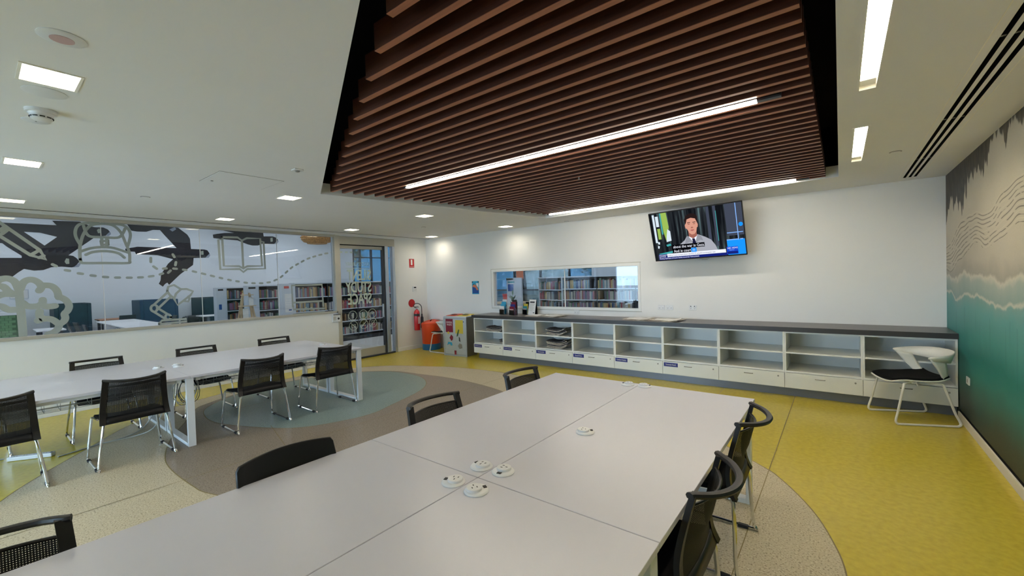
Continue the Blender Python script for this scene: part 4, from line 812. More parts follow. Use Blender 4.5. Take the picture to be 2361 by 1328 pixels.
pr('px_sky', .03, .055, .02, .62); pr('px_sky', .065, .10, .06, .28, 1); pr('px_green', .07, .105, .32, .55); pr('px_teal', .12, .135, 0, .45); px('px_green', [(.135, 0), (.20, 0), (.21, .3), (.185, .52), (.16, .6), (.14, .4)]); px('px_sky', [(.19, .35), (.22, .4), (.22, .6), (.16, .62), (.17, .5)], 2)
px('px_teal', [(.15, .68), (.2, .66), (.21, .70), (.16, .72)]); px('px_sky', [(.055, .60), (.08, .61), (.075, .66), (.055, .65)]); px('px_sky', [(.05, .68), (.07, .70), (.06, .75), (.045, .74)])
pr('px_slate', .83, 1, 0, .62, 1); pr('px_pale', .935, .943, 0, .72, 2); pr('px_pale', .83, .99, .555, .57, 2); px('px_cyan', [(.975 + .022 * math.cos(t_ * .524), .415 + .04 * math.sin(t_ * .524)) for t_ in range(12)], 2); pr('px_cyan', .82, 1, .70, 1, 2); pr('px_pale', .82, .94, .69, .71, 3); pr('px_pale', .955, .985, .69, .71, 3)
px('px_teal', [(.05, .86), (.22, .82), (.22, .86), (.05, .91)])
for x in (.64, .71): pr('px_slate', x, x + .03, 0, .8, 1)
pr('px_teal', .735, .741, .1, .7, 2)
rep = px('px_grey', [(.27, .98), (.29, .80), (.31, .70), (.37, .62), (.405, .53), (.44, .60), (.50, .60), (.52, .52), (.60, .59), (.66, .66), (.70, .78), (.735, .98)], 3, 'reporter_coat')
px('px_grey2', [(.405, .53), (.44, .60), (.47, .68), (.43, .66), (.37, .70), (.385, .60)], 4); px('px_grey2', [(.52, .52), (.50, .60), (.485, .70), (.54, .64), (.575, .66), (.56, .57)], 4)
px('px_white', [(.42, .545), (.52, .53), (.495, .66), (.47, .70), (.44, .62)], 4, 'reporter_shirt'); px('px_tie', [(.455, .60), (.485, .60), (.49, .64), (.50, .76), (.475, .80), (.45, .76), (.46, .64)], 5, 'reporter_tie')
px('px_skin_dark', [(.425, .44), (.515, .43), (.515, .55), (.47, .60), (.425, .55)], 5)
px('px_skin', [(.408, .27), (.42, .20), (.47, .175), (.52, .20), (.53, .27), (.54, .32), (.535, .37), (.525, .38), (.515, .46), (.49, .51), (.46, .515), (.435, .48), (.415, .39), (.40, .38), (.395, .32)], 6, 'reporter_face')
px('px_hair', [(.40, .30), (.395, .20), (.42, .12), (.47, .085), (.515, .10), (.54, .15), (.54, .28), (.527, .25), (.515, .19), (.47, .175), (.425, .195), (.412, .27)], 7, 'reporter_hair')
for a, b2 in ((.425, .458), (.485, .518)): pr('px_hair', a, b2, .262, .275, 7); pr('px_skin_dark', a + .004, b2 - .006, .292, .308, 7)
px('px_skin_dark', [(.462, .36), (.482, .36), (.486, .385), (.458, .385)], 7); px('px_red', [(.452, .415), (.49, .412), (.494, .43), (.47, .445), (.452, .43)], 7)
pr('px_black', .225, .545, .705, .785, 8, 'caption_box'); pr('px_black', .215, .43, .785, .885, 8, 'caption_box'); px('px_black', [(.21, .70), (.25, .70), (.25, .80), (.21, .80)], 7)
pr('px_black', .22, .585, .695, .785, 8, 'caption_box')
pr('px_cyan', .43, .49, .79, .895, 9, 'microphone_cube'); pr('px_pale', .445, .475, .815, .855, 10)
pr('px_white', .145, .80, .875, .945, 9, 'headline_bar'); pr('px_navy', .04, .14, .875, 1.0, 9, 'ticker_bar'); pr('px_navy', .14, .81, .945, 1.0, 9, 'ticker_bar'); pr('px_blue', .81, .925, .835, .985, 9, 'network_box'); pr('px_navy', .815, .92, .93, .98, 10)
def st(s, m, x, y, size, sx=1.0, k=12): return text('screen_lettering', s, m, screen, (-HW + b_ + x * 2 * (HW - b_), -.003 - .0006 * k, HH - b_ - y * (2 * HH - b_ - .018)), (R(90), 0, 0), size, sx)
st('about the war in Gaza.', 'px_white', .228, .742, .062, .80); st('And in court.', 'px_white', .23, .832, .062, .80)
st('ANTOINETTE', 'px_white', .045, .902, .030, .78); st('LATTOUF', 'px_white', .045, .936, .030, .78); st('Federal Court to hand down decision in unlawful termination case', 'px_tie', .152, .912, .032, .80)
st('Wedding of Jeff Bezos and Lauren Sanchez moved after Venice protests', 'px_white', .045, .973, .031, .66); st('ABC NEWS', 'px_white', .817, .865, .036, .75); st('PERTH', 'px_pale', .835, .905, .024, .9)
mb = MB(); f3 = lambda a: a
MB().hexa([(-.22, .07, -.10), (.22, .07, -.10), (.22, .368, -.10), (-.22, .368, -.10)], [(-.22, .07, .05), (.22, .07, .05), (.22, .419, .05), (-.22, .419, .05)]).build('wall_bracket', 'black_plastic', tv)
t = thing('wall_notice', 'small pale oval notice stuck on the wall under the television', 'notice', (-1.67, Y1, 1.86))
MB().prism([(.115 * math.cos(2 * math.pi * k / 24), .045 * math.sin(2 * math.pi * k / 24)) for k in range(24)], lambda a, b2: (a, -.0002, b2), lambda a, b2: (a, -.003, b2)).build('notice_card', 'paper', t)
for k, (a, b2) in enumerate(((-.06, .05), (-.08, .08), (-.07, .075), (-.04, .05))): BX('printed_line', 'screw_grey', t, a, b2, -.0036, -.003, .022 - .016 * k, .027 - .016 * k)

# ------------------------------------------------------------------ wall fittings
def outlet(x, z, label, dark=0, w=.115, h=.075):
    t = thing('power_outlet', label, 'power outlet', (x, Y1, z), group='white sockets on the back wall')
    BX('plate', 'white_plastic', t, -w / 2, w / 2, -.010, 0, -h / 2, h / 2, bevel=.003)
    for k, sx in enumerate((-.028, .028)):
        mb = MB(); mb.box(sx - .010, sx - .006, -.0108, -.0099, -.012, .0); mb.box(sx + .006, sx + .010, -.0108, -.0099, -.012, 0); mb.box(sx - .002, sx + .002, -.0108, -.0099, -.024, -.014); mb.build('socket', 'screw_grey' if not dark else 'ink_black', t)
        BX('switch', 'ink_black' if dark else 'frame_white', t, sx - .008, sx + .008, -.013, -.0099, .012, .026)
outlet(-2.354, 1.08, 'white wall socket left of the pair beside the back window'); outlet(-2.22, 1.08, 'white wall socket right of the pair beside the back window'); outlet(-1.857, 1.085, 'wall socket plate with black ports right of the pair of sockets', 1); outlet(-3.95, .965, 'white wall socket just under the back window frame')
t = thing('power_outlet', 'white socket on the teal part of the beach mural', 'power outlet', (X1, 6.0, .487))
BX('plate', 'white_plastic', t, -.010, 0, -.057, .057, -.037, .037, bevel=.003); BX('socket', 'screw_grey', t, -.0108, -.0099, -.012, .012, -.016, .016)
t = thing('poster', 'small blue and orange poster taped up by the room corner', 'poster', (-6.54, Y1, 1.456))
BX('sheet', 'print_cyan', t, -.105, .105, -.002, 0, -.148, .148)
px_ = lambda m, poly, k: fill('poster_print', m, [poly], lambda a, b2: (a, -.002 - .0004 * k, b2), t)
px_('print_blue', [(-.09, -.13), (.095, -.13), (.095, -.06), (.02, .0), (-.09, .03)], 1); px_('print_orange', [(-.095, .03), (-.05, .07), (.02, .06), (.06, -.0), (.09, -.05), (.04, -.06), (0, .0), (-.095, .02)], 2); px_('sign_white', [(.02, .10), (.09, .10), (.09, .0), (.04, .04)], 1); px_('ink_black', [(-.09, .07), (-.02, .09), (-.05, .06)], 2)
BX('tape', 'ink_black', t, -.105, -.075, -.004, -.001, .115, .14); BX('tape', 'ink_black', t, .075, .105, -.004, -.001, .115, .14)
# left wall by the corner
t = thing('fire_point_sign', 'red rectangular fire extinguisher sign high on the corner wall', 'sign', (X0, 6.604, 2.08))
BX('sign_plate', 'sign_red', t, 0, .003, -.075, .075, -.105, .105); BX('extinguisher_symbol', 'sign_white', t, .003, .0038, -.028, .022, -.042, .088); BX('sign_rule', 'sign_white', t, .003, .0038, -.066, .066, -.085, -.080)
t = thing('thermostat', 'small white wall controller with dark display above the red disc', 'thermostat', (X0, 6.665, 1.455)); BX('body', 'white_plastic', t, 0, .02, -.06, .06, -.065, .065, bevel=.004); BX('display', 'ink_black', t, .02, .0208, -.035, .035, .02, .052)
for k in range(3): BX('button', 'frame_beige', t, .02, .0215, -.04 + .03 * k, -.02 + .03 * k, -.03, -.018)
t = thing('fire_disc_sign', 'round red disc on the wall above the fire extinguisher', 'sign', (X0, 6.565, 1.115)); MB().lathe([(0, .004), (.095, .004), (.098, 0)], 30, axis='x').build('disc', 'sign_red', t)
t = thing('fire_extinguisher', 'red fire extinguisher with black hose and horn on the corner wall', 'fire extinguisher', (X0 + .085, 6.64, .455))
MB().lathe([(0, 0), (.066, .002), (.070, .012), (.070, .42), (.062, .46), (.035, .495), (.022, .50), (.022, .52), (0, .52)], 24).build('cylinder', 'red_paint', t, smooth=True)
MB().lathe([(.0708, .345), (.0708, .40)], 24).build('band', 'ink_black', t)
BX('label', 'print_pink', t, .0705, .072, -.03, .03, .16, .33); MB().lathe([(.018, .52), (.02, .55), (.012, .56), (0, .56)], 14).build('valve', 'steel', t, smooth=True)
mb = MB(); mb.box(-.01, .01, -.05, .05, .565, .575); mb.box(-.01, .01, -.05, .06, .548, .556); mb.build('lever', 'ink_black', t)
MB().tube(smooth_path([(.0, 0, .545), (.03, -.08, .56), (.05, -.13, .60), (.05, -.09, .645), (.05, .02, .645), (.05, .10, .58), (.05, .115, .46), (.05, .115, .38)], 4), .009, 8).build('hose', 'ink_black', t, smooth=True)
MB().tube([(.05, .115, .39), (.05, .115, .33), (.05, .115, .30), (.05, .115, .05)], [.018, .02, .036, .042], 14).build('horn', 'ink_black', t, smooth=True)
BX('wall_hook', 'steel_dark', t, -.084, -.02, -.02, .02, .40, .44)
t = thing('door_access_panel', 'white wall box with keypad and black button beside the sliding door', 'access control', (X0 + .012, 4.60, .925)); BX('box', 'white_plastic', t, 0, .03, -.085, .085, -.07, .07, bevel=.004)
MB().lathe([(0, .006), (.02, .005), (.022, 0)], 18, (.03, .045, -.005), 'x').build('button', 'ink_black', t); BX('keypad', 'screw_grey', t, .03, .0312, -.065, -.015, -.035, .04)
for k in range(6): BX('key', 'sign_white', t, .0312, .0325, -.060 + .022 * (k % 2), -.044 + .022 * (k % 2), -.03 + .024 * (k // 2), -.015 + .024 * (k // 2))
BX('canopy', 'ink_black', t, 0, .035, -.05, .09, .072, .082)

# ------------------------------------------------------------------ bins
t = thing('recycling_station', 'stainless steel two-stream bin with waste stickers on its door', 'recycling bin', (-6.60, 6.58, 0), R(6))
w_, d_, h_ = .315, .185, .845
BX('body', 'steel_dark', t, -w_, w_, -d_ + .02, d_, .0, h_, bevel=.003)
mb = MB(); mb.box(-w_, w_, -d_, -d_ + .02, 0, .03); mb.box(-w_, w_, -d_, -d_ + .02, h_ - .03, h_); mb.box(-w_, -w_ + .025, -d_, -d_ + .02, .03, h_ - .03); mb.box(w_ - .025, w_, -d_, -d_ + .02, .03, h_ - .03); mb.build('front_frame', 'steel', t)
dr = BX('door', 'steel', t, -w_ + .03, w_ - .03, -d_ + .003, -d_ + .02, .035, h_ - .035); BX('door_gap', 'ink_black', t, -w_ + .024, w_ - .024, -d_ + .014, -d_ + .021, .029, h_ - .029)
MB().lathe([(0, -.004), (.012, -.004), (.012, 0)], 14, (w_ - .07, -d_ + .003, h_ - .10), 'y').build('door_lock', 'ink_blue', dr)
yf = -d_ + .0022
BX('waste_sticker', 'maroon', dr, -.25, -.045, yf - .0012, yf, .51, .80); BX('recycling_sticker', 'yellow_print', dr, .02, .23, yf - .0012, yf, .49, .78)
text('sticker_lettering', 'GENERAL', 'sign_white', dr, (-.147, yf - .002, .725), (R(90), 0, 0), .055, .72, 'CENTER'); text('sticker_lettering', 'WASTE', 'sign_white', dr, (-.147, yf - .002, .672), (R(90), 0, 0), .055, .8, 'CENTER')
stk = lambda nm, m, poly: fill(nm, m, [poly], lambda a, b2: (a, yf - .0022, b2), dr)
stk('crisp_packet_sticker', 'maroon', [(-.15, .39), (-.10, .46), (-.05, .42), (-.06, .35), (-.10, .32)]); stk('food_tray_sticker', 'print_cyan', [(-.22, .22), (-.19, .30), (-.09, .29), (-.07, .23), (-.12, .22), (-.14, .26), (-.18, .25)]); stk('banana_sticker', 'yellow_print', [(-.22, .50), (-.17, .53), (-.14, .48), (-.18, .47)])
stk('bottle_sticker', 'leaf_green', [(.05, .42), (.09, .44), (.13, .57), (.10, .58), (.06, .48)]); stk('can_sticker', 'frame_dark', [(.11, .33), (.15, .31), (.14, .40), (.11, .42)]); stk('paper_sticker', 'screw_grey', [(.08, .22), (.12, .16), (.20, .18), (.19, .26), (.12, .28)]); stk('cup_sticker', 'maroon', [(-.02, .03), (.03, .03), (.035, .12), (-.025, .12)]); stk('jug_sticker', 'frame_alu', [(.14, .40), (.18, .36), (.20, .46), (.16, .50)])
mb = MB(); mb.hexa([(-w_, -d_, h_), (w_, -d_, h_), (w_, d_, h_), (-w_, d_, h_)], [(-w_ + .02, -d_ + .03, h_ + .012), (w_ - .02, -d_ + .03, h_ + .012), (w_ - .02, d_, h_ + .03), (-w_ + .02, d_, h_ + .03)]); mb.build('sloped_top', 'steel', t)
for x0_, m in ((-.15, 'orange_plastic'), (.16, 'yellow_print')):
    r_ = MB(); r_.hexa([(x0_ - .135, -d_ + .05, h_ + .013), (x0_ + .135, -d_ + .05, h_ + .013), (x0_ + .125, d_ - .02, h_ + .030), (x0_ - .125, d_ - .02, h_ + .030)], [(x0_ - .12, -d_ + .07, h_ + .024), (x0_ + .12, -d_ + .07, h_ + .024), (x0_ + .115, d_ - .04, h_ + .042), (x0_ - .115, d_ - .04, h_ + .042)]); r_.build('lid', m, t)
    MB().lathe([(0, .0), (.07, 0), (.075, .003)], 20, (x0_, 0, h_ + .034)).build('aperture', 'ink_black', t)
t = thing('litter_bin', 'orange litter bin with blue base and hooded lid in the room corner', 'litter bin', (-7.80, 6.80, 0))
MB().lathe([(0, 0), (.212, .0), (.216, .01), (.216, .145)], 32).build('base', 'blue_plastic', t, smooth=True)
MB().lathe([(.212, .145), (.215, .15), (.228, .58), (.232, .60), (.232, .615), (.222, .62), (0, .62)], 32).build('body', 'orange_plastic', t, smooth=True)
mb = MB(); n_ = 28; rows = []
for k in range(7):
    ph = k / 6 * math.pi / 2; rr = .226 * math.cos(ph) ** .55 if k < 6 else 0.02
    rows.append([(rr * math.cos(2 * math.pi * j / n_), rr * math.sin(2 * math.pi * j / n_), .62 + .07 * math.sin(ph) * (1 + .35 * math.sin(2 * math.pi * j / n_))) for j in range(n_ + 1)])
mb.grid(rows); mb.build('hood', 'orange_plastic', t, smooth=True)

# ------------------------------------------------------------------ white shell chairs
def shell_chair(name):
    """sitter faces -y locally... seat front at -y, back at +y"""
    t = thing(name, 'chair', 'chair')
    # seat pan and pad
    def seat_rows(dz, sc_):
        rows = []
        for k in range(9):
            v = k / 8; y = -.27 + .50 * v; hw = (.19 + .055 * math.sin(min(1, v * 1.25) * math.pi / 2)) * sc_ * (1 if v < .8 else 1 - (v - .8) * 1.1)
            zc = .452 - .018 * math.sin(v * math.pi) + (-.03 * (1 - v * 5) if v < .2 else 0) + .05 * max(0, v - .75) * 4 * (v - .75)
            rows.append([(u / 6 * hw, y * sc_ + (1 - sc_) * -.02, zc + dz + .022 * abs(u / 6) ** 2.5) for u in range(-6, 7)])
        return rows
    MB().grid(seat_rows(0, 1.0)).build('seat_shell', 'chair_shell', t, smooth=True, solid=.012)
    MB().grid(seat_rows(.016, .965)).build('seat_pad', 'black_fabric', t, smooth=True, solid=.02)
    # wrap-around back: a deep band that runs out into forward wings
    def arc(u, r=.27): return (r * math.sin(u), .055 + .235 * math.cos(u))
    rows = []
    K = 24; U = R(104)
    top, bot = [], []
    for k in range(K + 1):
        u = -U + 2 * U * k / K; q = abs(u) / U; x, y = arc(u)
        fl = 1.10 - .0 * q
        zt_ = .752 - .045 * q ** 2; zb = .620 + .06 * q ** 1.5
        if q > .93: zb = zt_ - (.03 if q < .99 else .012)
        top.append((x * 1.12, y * 1.12, zt_)); bot.append((x * 1.0, y * 1.0, zb))
    mid = [tuple((a + b) / 2 + (0 if i < 2 else 0) for i, (a, b) in enumerate(zip(p, q))) for p, q in zip(top, bot)]
    MB().grid([top, mid, bot]).build('back_band', 'chair_shell', t, smooth=True, solid=.014)
    # side panels sweeping from the wing tips down to the seat
    for s in (-1, 1):
        rws = []
        for k in range(7):
            v = k / 6
            ua, ub = R(102), R(66)
            xa, ya = arc(ua); xb, yb = arc(ub); za, zb_ = .620 + .06 * (102 / 104) ** 1.5, .620 + .06 * (66 / 104) ** 1.5
            p0 = Vector((s * xa * 1.035, ya * 1.035, za + .012)); p1 = Vector((s * xb * 1.01, yb * 1.01, zb_ + .015))
            q0 = Vector((s * .205, .165, .455)); q1 = Vector((s * .15, .225, .455))
            e = v
            a = p0.lerp(q0, e); b2 = p1.lerp(q1, e)
            bul = .05 * math.sin(v * math.pi)
            rws.append([(c_.x + s * bul * (.3), c_.y, c_.z) for c_ in (a.lerp(b2, j / 4) for j in range(5))])
        MB().grid(rws).build('side_panel', 'chair_shell', t, smooth=True, solid=.013)
    for s in (-1, 1):
        pts = [(s * .17, -.10, .425), (s * .20, -.165, .422), (s * .222, -.19, .39), (s * .236, -.245, .15), (s * .242, -.268, .06), (s * .245, -.268, .028), (s * .245, -.252, .014), (s * .245, -.22, .011), (s * .245, .22, .011), (s * .245, .255, .014), (s * .245, .275, .028), (s * .242, .270, .06), (s * .232, .235, .15), (s * .215, .165, .39), (s * .20, .14, .425), (s * .17, .05, .43)]
        MB().tube(smooth_path(pts, 4), .011, 8).build('sled_leg', 'chair_shell', t, smooth=True)
    MB().tube([(-.17, .05, .43), (.17, .05, .43)], .009, 6).build('cross_bar', 'chair_shell', t); MB().tube([(-.17, -.10, .425), (.17, -.10, .425)], .009, 6).build('cross_bar', 'chair_shell', t)
    return t
lc = shell_chair('shell_chair'); lc.location = (.585, 6.15, 0); lc.rotation_euler = (0, 0, R(-66)); tag(lc, 'white sled-base shell chair with black seat pad against the mural', 'chair', 'white shell chairs')
l2 = copy_tree(lc); l2.location = (-7.225, 6.725, 0); l2.rotation_euler = (0, 0, R(-88)); tag(l2, 'white sled chair half hidden between orange bin and steel recycling station', 'chair', 'white shell chairs')

# ------------------------------------------------------------------ cables under the far tables
t = thing('extension_lead', 'pale grey cable lying on the floor under the far table row', 'cable')
MB().tube(smooth_path([(-6.55, -.6, .006), (-6.52, -.1, .006), (-6.50, .15, .006)], 5), .006, 6).build('cord', 'cable_grey', t, smooth=True)
MB().tube(smooth_path([(-6.10, .48, .006), (-6.2, .75, .006), (-6.28, 1.04, .006), (-6.42, 1.22, .06), (-6.3, 1.30, .30), (-6.2, 1.33, .60)], 6), .006, 6).build('cord', 'cable_grey', t, smooth=True)
MB().tube(smooth_path([(-6.22, .80, .006), (-6.2, 1.06, .006), (-6.1, 1.22, .08), (-6.08, 1.32, .32), (-6.1, 1.34, .60)], 6), .0055, 6).build('cord', 'cable_grey', t, smooth=True)
t = thing('power_board', 'white four-way power board on the yellow floor at the left edge', 'power board', (-6.30, .32, 0), R(55))
BX('body', 'white_plastic', t, -.17, .17, -.03, .03, .002, .04, bevel=.006)
for k in range(4): mb = MB(); x = -.12 + .075 * k; mb.box(x - .012, x - .008, -.006, .006, .0395, .0408); mb.box(x + .008, x + .012, -.006, .006, .0395, .0408); mb.build('socket', 'ink_black', t)
BX('switch', 'ink_black', t, .145, .16, -.008, .008, .0395, .043)
t = thing('hanging_cables', 'tangle of grey leads hanging under the joint of the far tables', 'cables')
for k in range(6):
    r1 = random.uniform(.08, .15); yc = 1.50 + random.uniform(-.04, .04); xc = -6.02 + random.uniform(-.05, .05); r1 *= .72; zc = .60 - r1 * 1.6
    pts = [(xc + .04 * math.sin(2 * a + k), yc + r1 * math.cos(a), zc + r1 * 1.6 * math.sin(a)) for a in [2 * math.pi * j / 18 + 1.57 for j in range(18)]]
    MB().tube(pts, .004, 6, closed=True).build('lead', ['cable_grey', 'cable_dark'][k % 3 == 0], t, smooth=True)
MB().box(-6.12, -5.94, 1.44, 1.58, .565, .60).build('cable_clip', 'black_plastic', t)
# ------------------------------------------------------------------ the library beyond the glass
lf = MB(); lf.box(LIBX, X0 - .06, LIBY0, LIBY1, -.12, 0); lf.box(X0 - .06, 4.1, Y1 + .1, LIBY1, -.12, 0)
struct(lf.build('floor_library', 'lib_floor'))
lc_ = MB(); lc_.box(LIBX, X0 - .06, LIBY0, LIBY1, LIBC, LIBC + .1); lc_.box(X0 - .06, 4.1, Y1 + .1, LIBY1, LIBC, LIBC + .1)
struct(lc_.build('ceiling_library', 'ceiling_paint'))
lw = struct(BX('wall_library_west', 'lib_wall', None, LIBX - .15, LIBX, LIBY0, 12.6, 0, LIBC))
struct(BX('wall_library_south', 'lib_wall', None, LIBX - .15, X0 - .06, LIBY0 - .15, LIBY0, 0, LIBC))
struct(BX('wall_library_east', 'lib_wall', None, 4.1, 4.25, Y1, LIBY1, 0, LIBC))
for i, (o_, hs) in enumerate(BIRDS):
    b = fill('cockatoo_print', 'bird_black', [o_] + hs, lambda a, b2: (LIBX + .004, a, b2), lw)
for p in BEAKS: fill('beak_print', 'bird_beak', [p], lambda a, b2: (LIBX + .006, a, b2), lw)
for p in CHEEKS: fill('cheek_print', 'bird_cheek', [p], lambda a, b2: (LIBX + .006, a, b2), lw)
# glazed corner
gw = thing('window_4', None, None); gw['kind'] = 'structure'
mb = MB()
for y in (12.63, 13.05, 13.75, 14.45, 15.2, 15.95): mb.box(LIBX - .12, LIBX, y - .04, y + .04, 0, LIBC)
for z in (.03, 1.7, 3.05, 4.34): mb.box(LIBX - .1, LIBX, 12.6, LIBY1, z - .03, z + .03)
for k in range(17): x = LIBX + .7 + 1.5 * k; mb.box(x - .035, x + .035, LIBY1 - .02, LIBY1 + .1, 0, LIBC)
for z in (.03, 1.1, 2.2, 3.3, 4.34): mb.box(LIBX, 4.1, LIBY1 - .02, LIBY1 + .1, z - .03, z + .03)
mb.build('window_frame', 'frame_dark', gw)
for a, b in ((12.67, 13.01), (13.09, 13.71), (13.79, 14.41), (14.49, 15.16), (15.24, 15.91)): BX('pane', 'blue_glass', gw, LIBX - .06, LIBX - .05, a, b, .06, 4.31)
for k in range(16): x = LIBX + .7 + 1.5 * k; BX('pane', 'blue_glass' if k % 3 == 1 else 'solar_glass', gw, x + .035, x + 1.465, LIBY1 + .03, LIBY1 + .04, .06, 4.31)
# fill panels added to light the library in place of its daylight
for (x, y, lb) in [(-18.5, 1, 'above the first booth'), (-18.5, 5, 'above the middle booth'), (-18.5, 9, 'by the far wall'), (-15, 1, 'above the small white table'), (-15, 5, 'beside the meeting table'), (-15, 9, 'behind the rattan pendant'), (-11, 1.5, 'near the left glass'), (-10.2, 5.2, 'before the long bookcase'), (-10.2, 8, 'outside the sliding door'), (-6.5, 8.4, 'outside the back window, left'), (-3.6, 8.1, 'outside the back window, right'), (-4.5, 11, 'behind the window bookcase'), (-8, 12, 'by the orange banner'), (0, 9, 'behind the television wall')]:
    t = thing('library_fill_panel', 'cool white fill panel added on the library ceiling ' + lb, 'ceiling light', (x, y, LIBC), group='added library fill panels')
    BX('frame', 'frame_white', t, -.35, .35, -.65, .65, -.05, 0); BX('diffuser', 'lib_fill_glow', t, -.32, .32, -.62, .62, -.055, -.05)
# --- books
BCOL = [(.30, .03, .03), (.04, .09, .22), (.55, .52, .45), (.05, .05, .06), (.40, .22, .09), (.10, .22, .14), (.62, .60, .58), (.45, .09, .12), (.14, .15, .22), (.60, .42, .16), (.20, .34, .42), (.30, .12, .26)]
BNAME = ['dark red', 'navy', 'cream', 'black', 'tan', 'green', 'white', 'crimson', 'slate', 'ochre', 'pale blue', 'plum']
for i, c in enumerate(BCOL): mat('book_%d' % i, tuple(v * .62 for v in c), .5, var=.15, vscale=5)
BM = []
for i in range(len(BCOL)):
    mb = MB()
    mb.m(0).box(-.5, .5, 0, .06, 0, 1); mb.box(-.5, -.42, .06, 1, 0, 1); mb.box(.42, .5, .06, 1, 0, 1); mb.m(1).box(-.42, .42, .06, .97, .015, .985)
    o = mb.build('book', ['book_%d' % i, 'paper']); BM.append(o.data); bpy.data.objects.remove(o)
NB = [0]; LOOSE = MB(); SEEN = {}
ORD = 'first second third fourth fifth sixth seventh eighth ninth tenth eleventh twelfth thirteenth fourteenth fifteenth'.split()
def books(origin, rz, x0, x1, z, depth, hmin, hmax, where, single, grp='', dens=.93):
    """a row of spines facing local -y; x along the shelf"""
    M = Matrix.Translation(origin) @ Matrix.Rotation(rz, 4, 'Z'); x = x0 + .01
    while x < x1 - .05:
        th = random.uniform(.020, .046); hh = random.uniform(hmin, hmax); i = random.randrange(len(BCOL)); dp = depth * random.uniform(.8, 1)
        if random.random() < dens:
            if single and NB[0] < 300:
                o = bpy.data.objects.new('book', BM[i]); C.objects.link(o); NB[0] += 1
                o.matrix_world = M @ Matrix.Translation((x + th / 2, .012, z)) @ Matrix.Diagonal((th, dp, hh, 1))
                q = SEEN[(where, i)] = SEEN.get((where, i), 0) + 1
                tag(o, '%s %s book from the left, %s' % (ORD[q - 1], BNAME[i], where), 'book', grp)
            else:
                mb = LOOSE.m(i); c = [M @ Vector(p) for p in [(x, .012, z), (x + th, .012, z), (x + th, dp, z), (x, dp, z), (x, .012, z + hh), (x + th, .012, z + hh), (x + th, dp, z + hh), (x, dp, z + hh)]]
                mb.hexa([tuple(p) for p in c[:4]], [tuple(p) for p in c[4:]])
            x += th + .0015
        else: x += random.uniform(.04, .12)
def bookcase(name, label, origin, rz, L, depth, H, planks, bay=.9, end='shelf_white', backp=None, base=True):
    t = thing(name, label, 'bookcase', origin, rz, 'library bookcases')
    n = max(1, round(L / bay)); bw = L / n
    for s in (0, L): BX('end_panel', end, t, s - .015, s + .015, 0, depth, 0, H)
    for k in range(1, n): BX('upright', 'shelf_dark', t, k * bw - .012, k * bw + .012, .02, depth, 0, H)
    for z in planks:
        for k in range(n): BX('shelf_board', 'shelf_white', t, k * bw + .015, (k + 1) * bw - .015, 0, depth, z - .022, z)
    BX('top_board', 'shelf_white', t, -.015, L + .015, -.01, depth, H, H + .03)
    if base: BX('base', 'shelf_dark', t, .015, L - .015, .02, depth, .0, .10)
    if backp:
        for k in range(n): BX('back_board', backp, t, k * bw + .012, (k + 1) * bw - .012, depth - .01, depth, .1, H)
    return t
# shelf close behind the back window (faces the study room)
OW = (-5.20, 8.60, 0)
bookcase('bookcase', 'dark bookcase right behind the back window with three visible rows', OW, 0, 2.70, .26, 1.62, (.30, .60, .865, 1.11, 1.362), .9, backp='shelf_dark')
for z, h0, h1, rw in ((1.362, .17, .22, 'top'), (1.11, .17, .21, 'middle'), (.865, .16, .20, 'lowest')):
    for k, bay in enumerate(('left', 'centre', 'right')): books(OW, 0, k * .9 + .02, k * .9 + .88, z, .20, h0, h1, '%s row, %s bay behind the back window' % (rw, bay), True, 'books right behind the back window', dens=.97)
t = thing('display_screen', 'white display board behind the bookcase at the back window', 'display board', (-4.15, 9.3, 0)); BX('board', 'shelf_white', t, -.62, .62, 0, .03, .3, 2.1); BX('foot', 'shelf_dark', t, -.6, .6, -.2, .2, 0, .04)
# long case seen through the sliding door (faces the study room)
OA = (-11.15, 5.17, 0); RA = R(90)
bookcase('bookcase', 'long white-edged bookcase seen through the sliding glass door', OA, RA, 4.5, .28, 1.66, (.20, .57, .93, 1.31), .9, backp='shelf_dark')
for k, bay in ((2, 'right'), (1, 'left'), (3, 'far')):
    for z, h0, h1, rw in ((1.31, .20, .28, 'top'), (.93, .18, .25, 'second'), (.57, .17, .24, 'third'), (.20, .17, .23, 'bottom')): books(OA, RA, k * .9 + .02, k * .9 + .88, z, .22, h0, h1, '%s row, %s bay through the sliding door' % (rw, bay), True, 'books seen through the sliding door', dens=.93)
for z, h0, h1 in ((1.31, .20, .28), (.93, .18, .25), (.57, .17, .24), (.20, .17, .23)):
    for k in (0, 4): books(OA, RA, k * .9 + .02, k * .9 + .88, z, .22, h0, h1, 'x', False)
t = thing('notice_board', 'white notice panel with a red label at the end of the long bookcase', 'notice board', (-11.14, 5.0, 0), RA)
BX('panel', 'shelf_white', t, -.15, .15, 0, .25, 0, 1.68); BX('red_label', 'sign_red', t, -.10, .02, -.003, 0, 1.56, 1.62); BX('paper_notice', 'paper', t, -.09, .09, -.003, 0, .95, 1.42); BX('blue_sticker', 'print_blue', t, .0, .07, -.004, -.003, .99, 1.02)
for k in range(5): BX('printed_line', 'frame_alu', t, -.07, .07, -.0035, -.003, 1.05 + .06 * k, 1.055 + .06 * k)
OB = (-13.0, 5.02, 0)
bookcase('bookcase', 'bookcase behind the wooden ladder shelf, middle of the three', OB, RA, .9, .28, 1.63, (.25, .60, .95, 1.30), .9, backp='shelf_dark')
OC = (-14.0, 4.55, 0)
bookcase('bookcase', 'bookcase beside the dark booth, leftmost of the three', OC, RA, .9, .28, 1.60, (.25, .60, .95, 1.28), .9, backp='shelf_dark')
for O_ in (OB, OC):
    for z in (.25, .60, .95, 1.28): books(O_, RA, .02, .88, z + .02, .22, .19, .25, 'x', False)
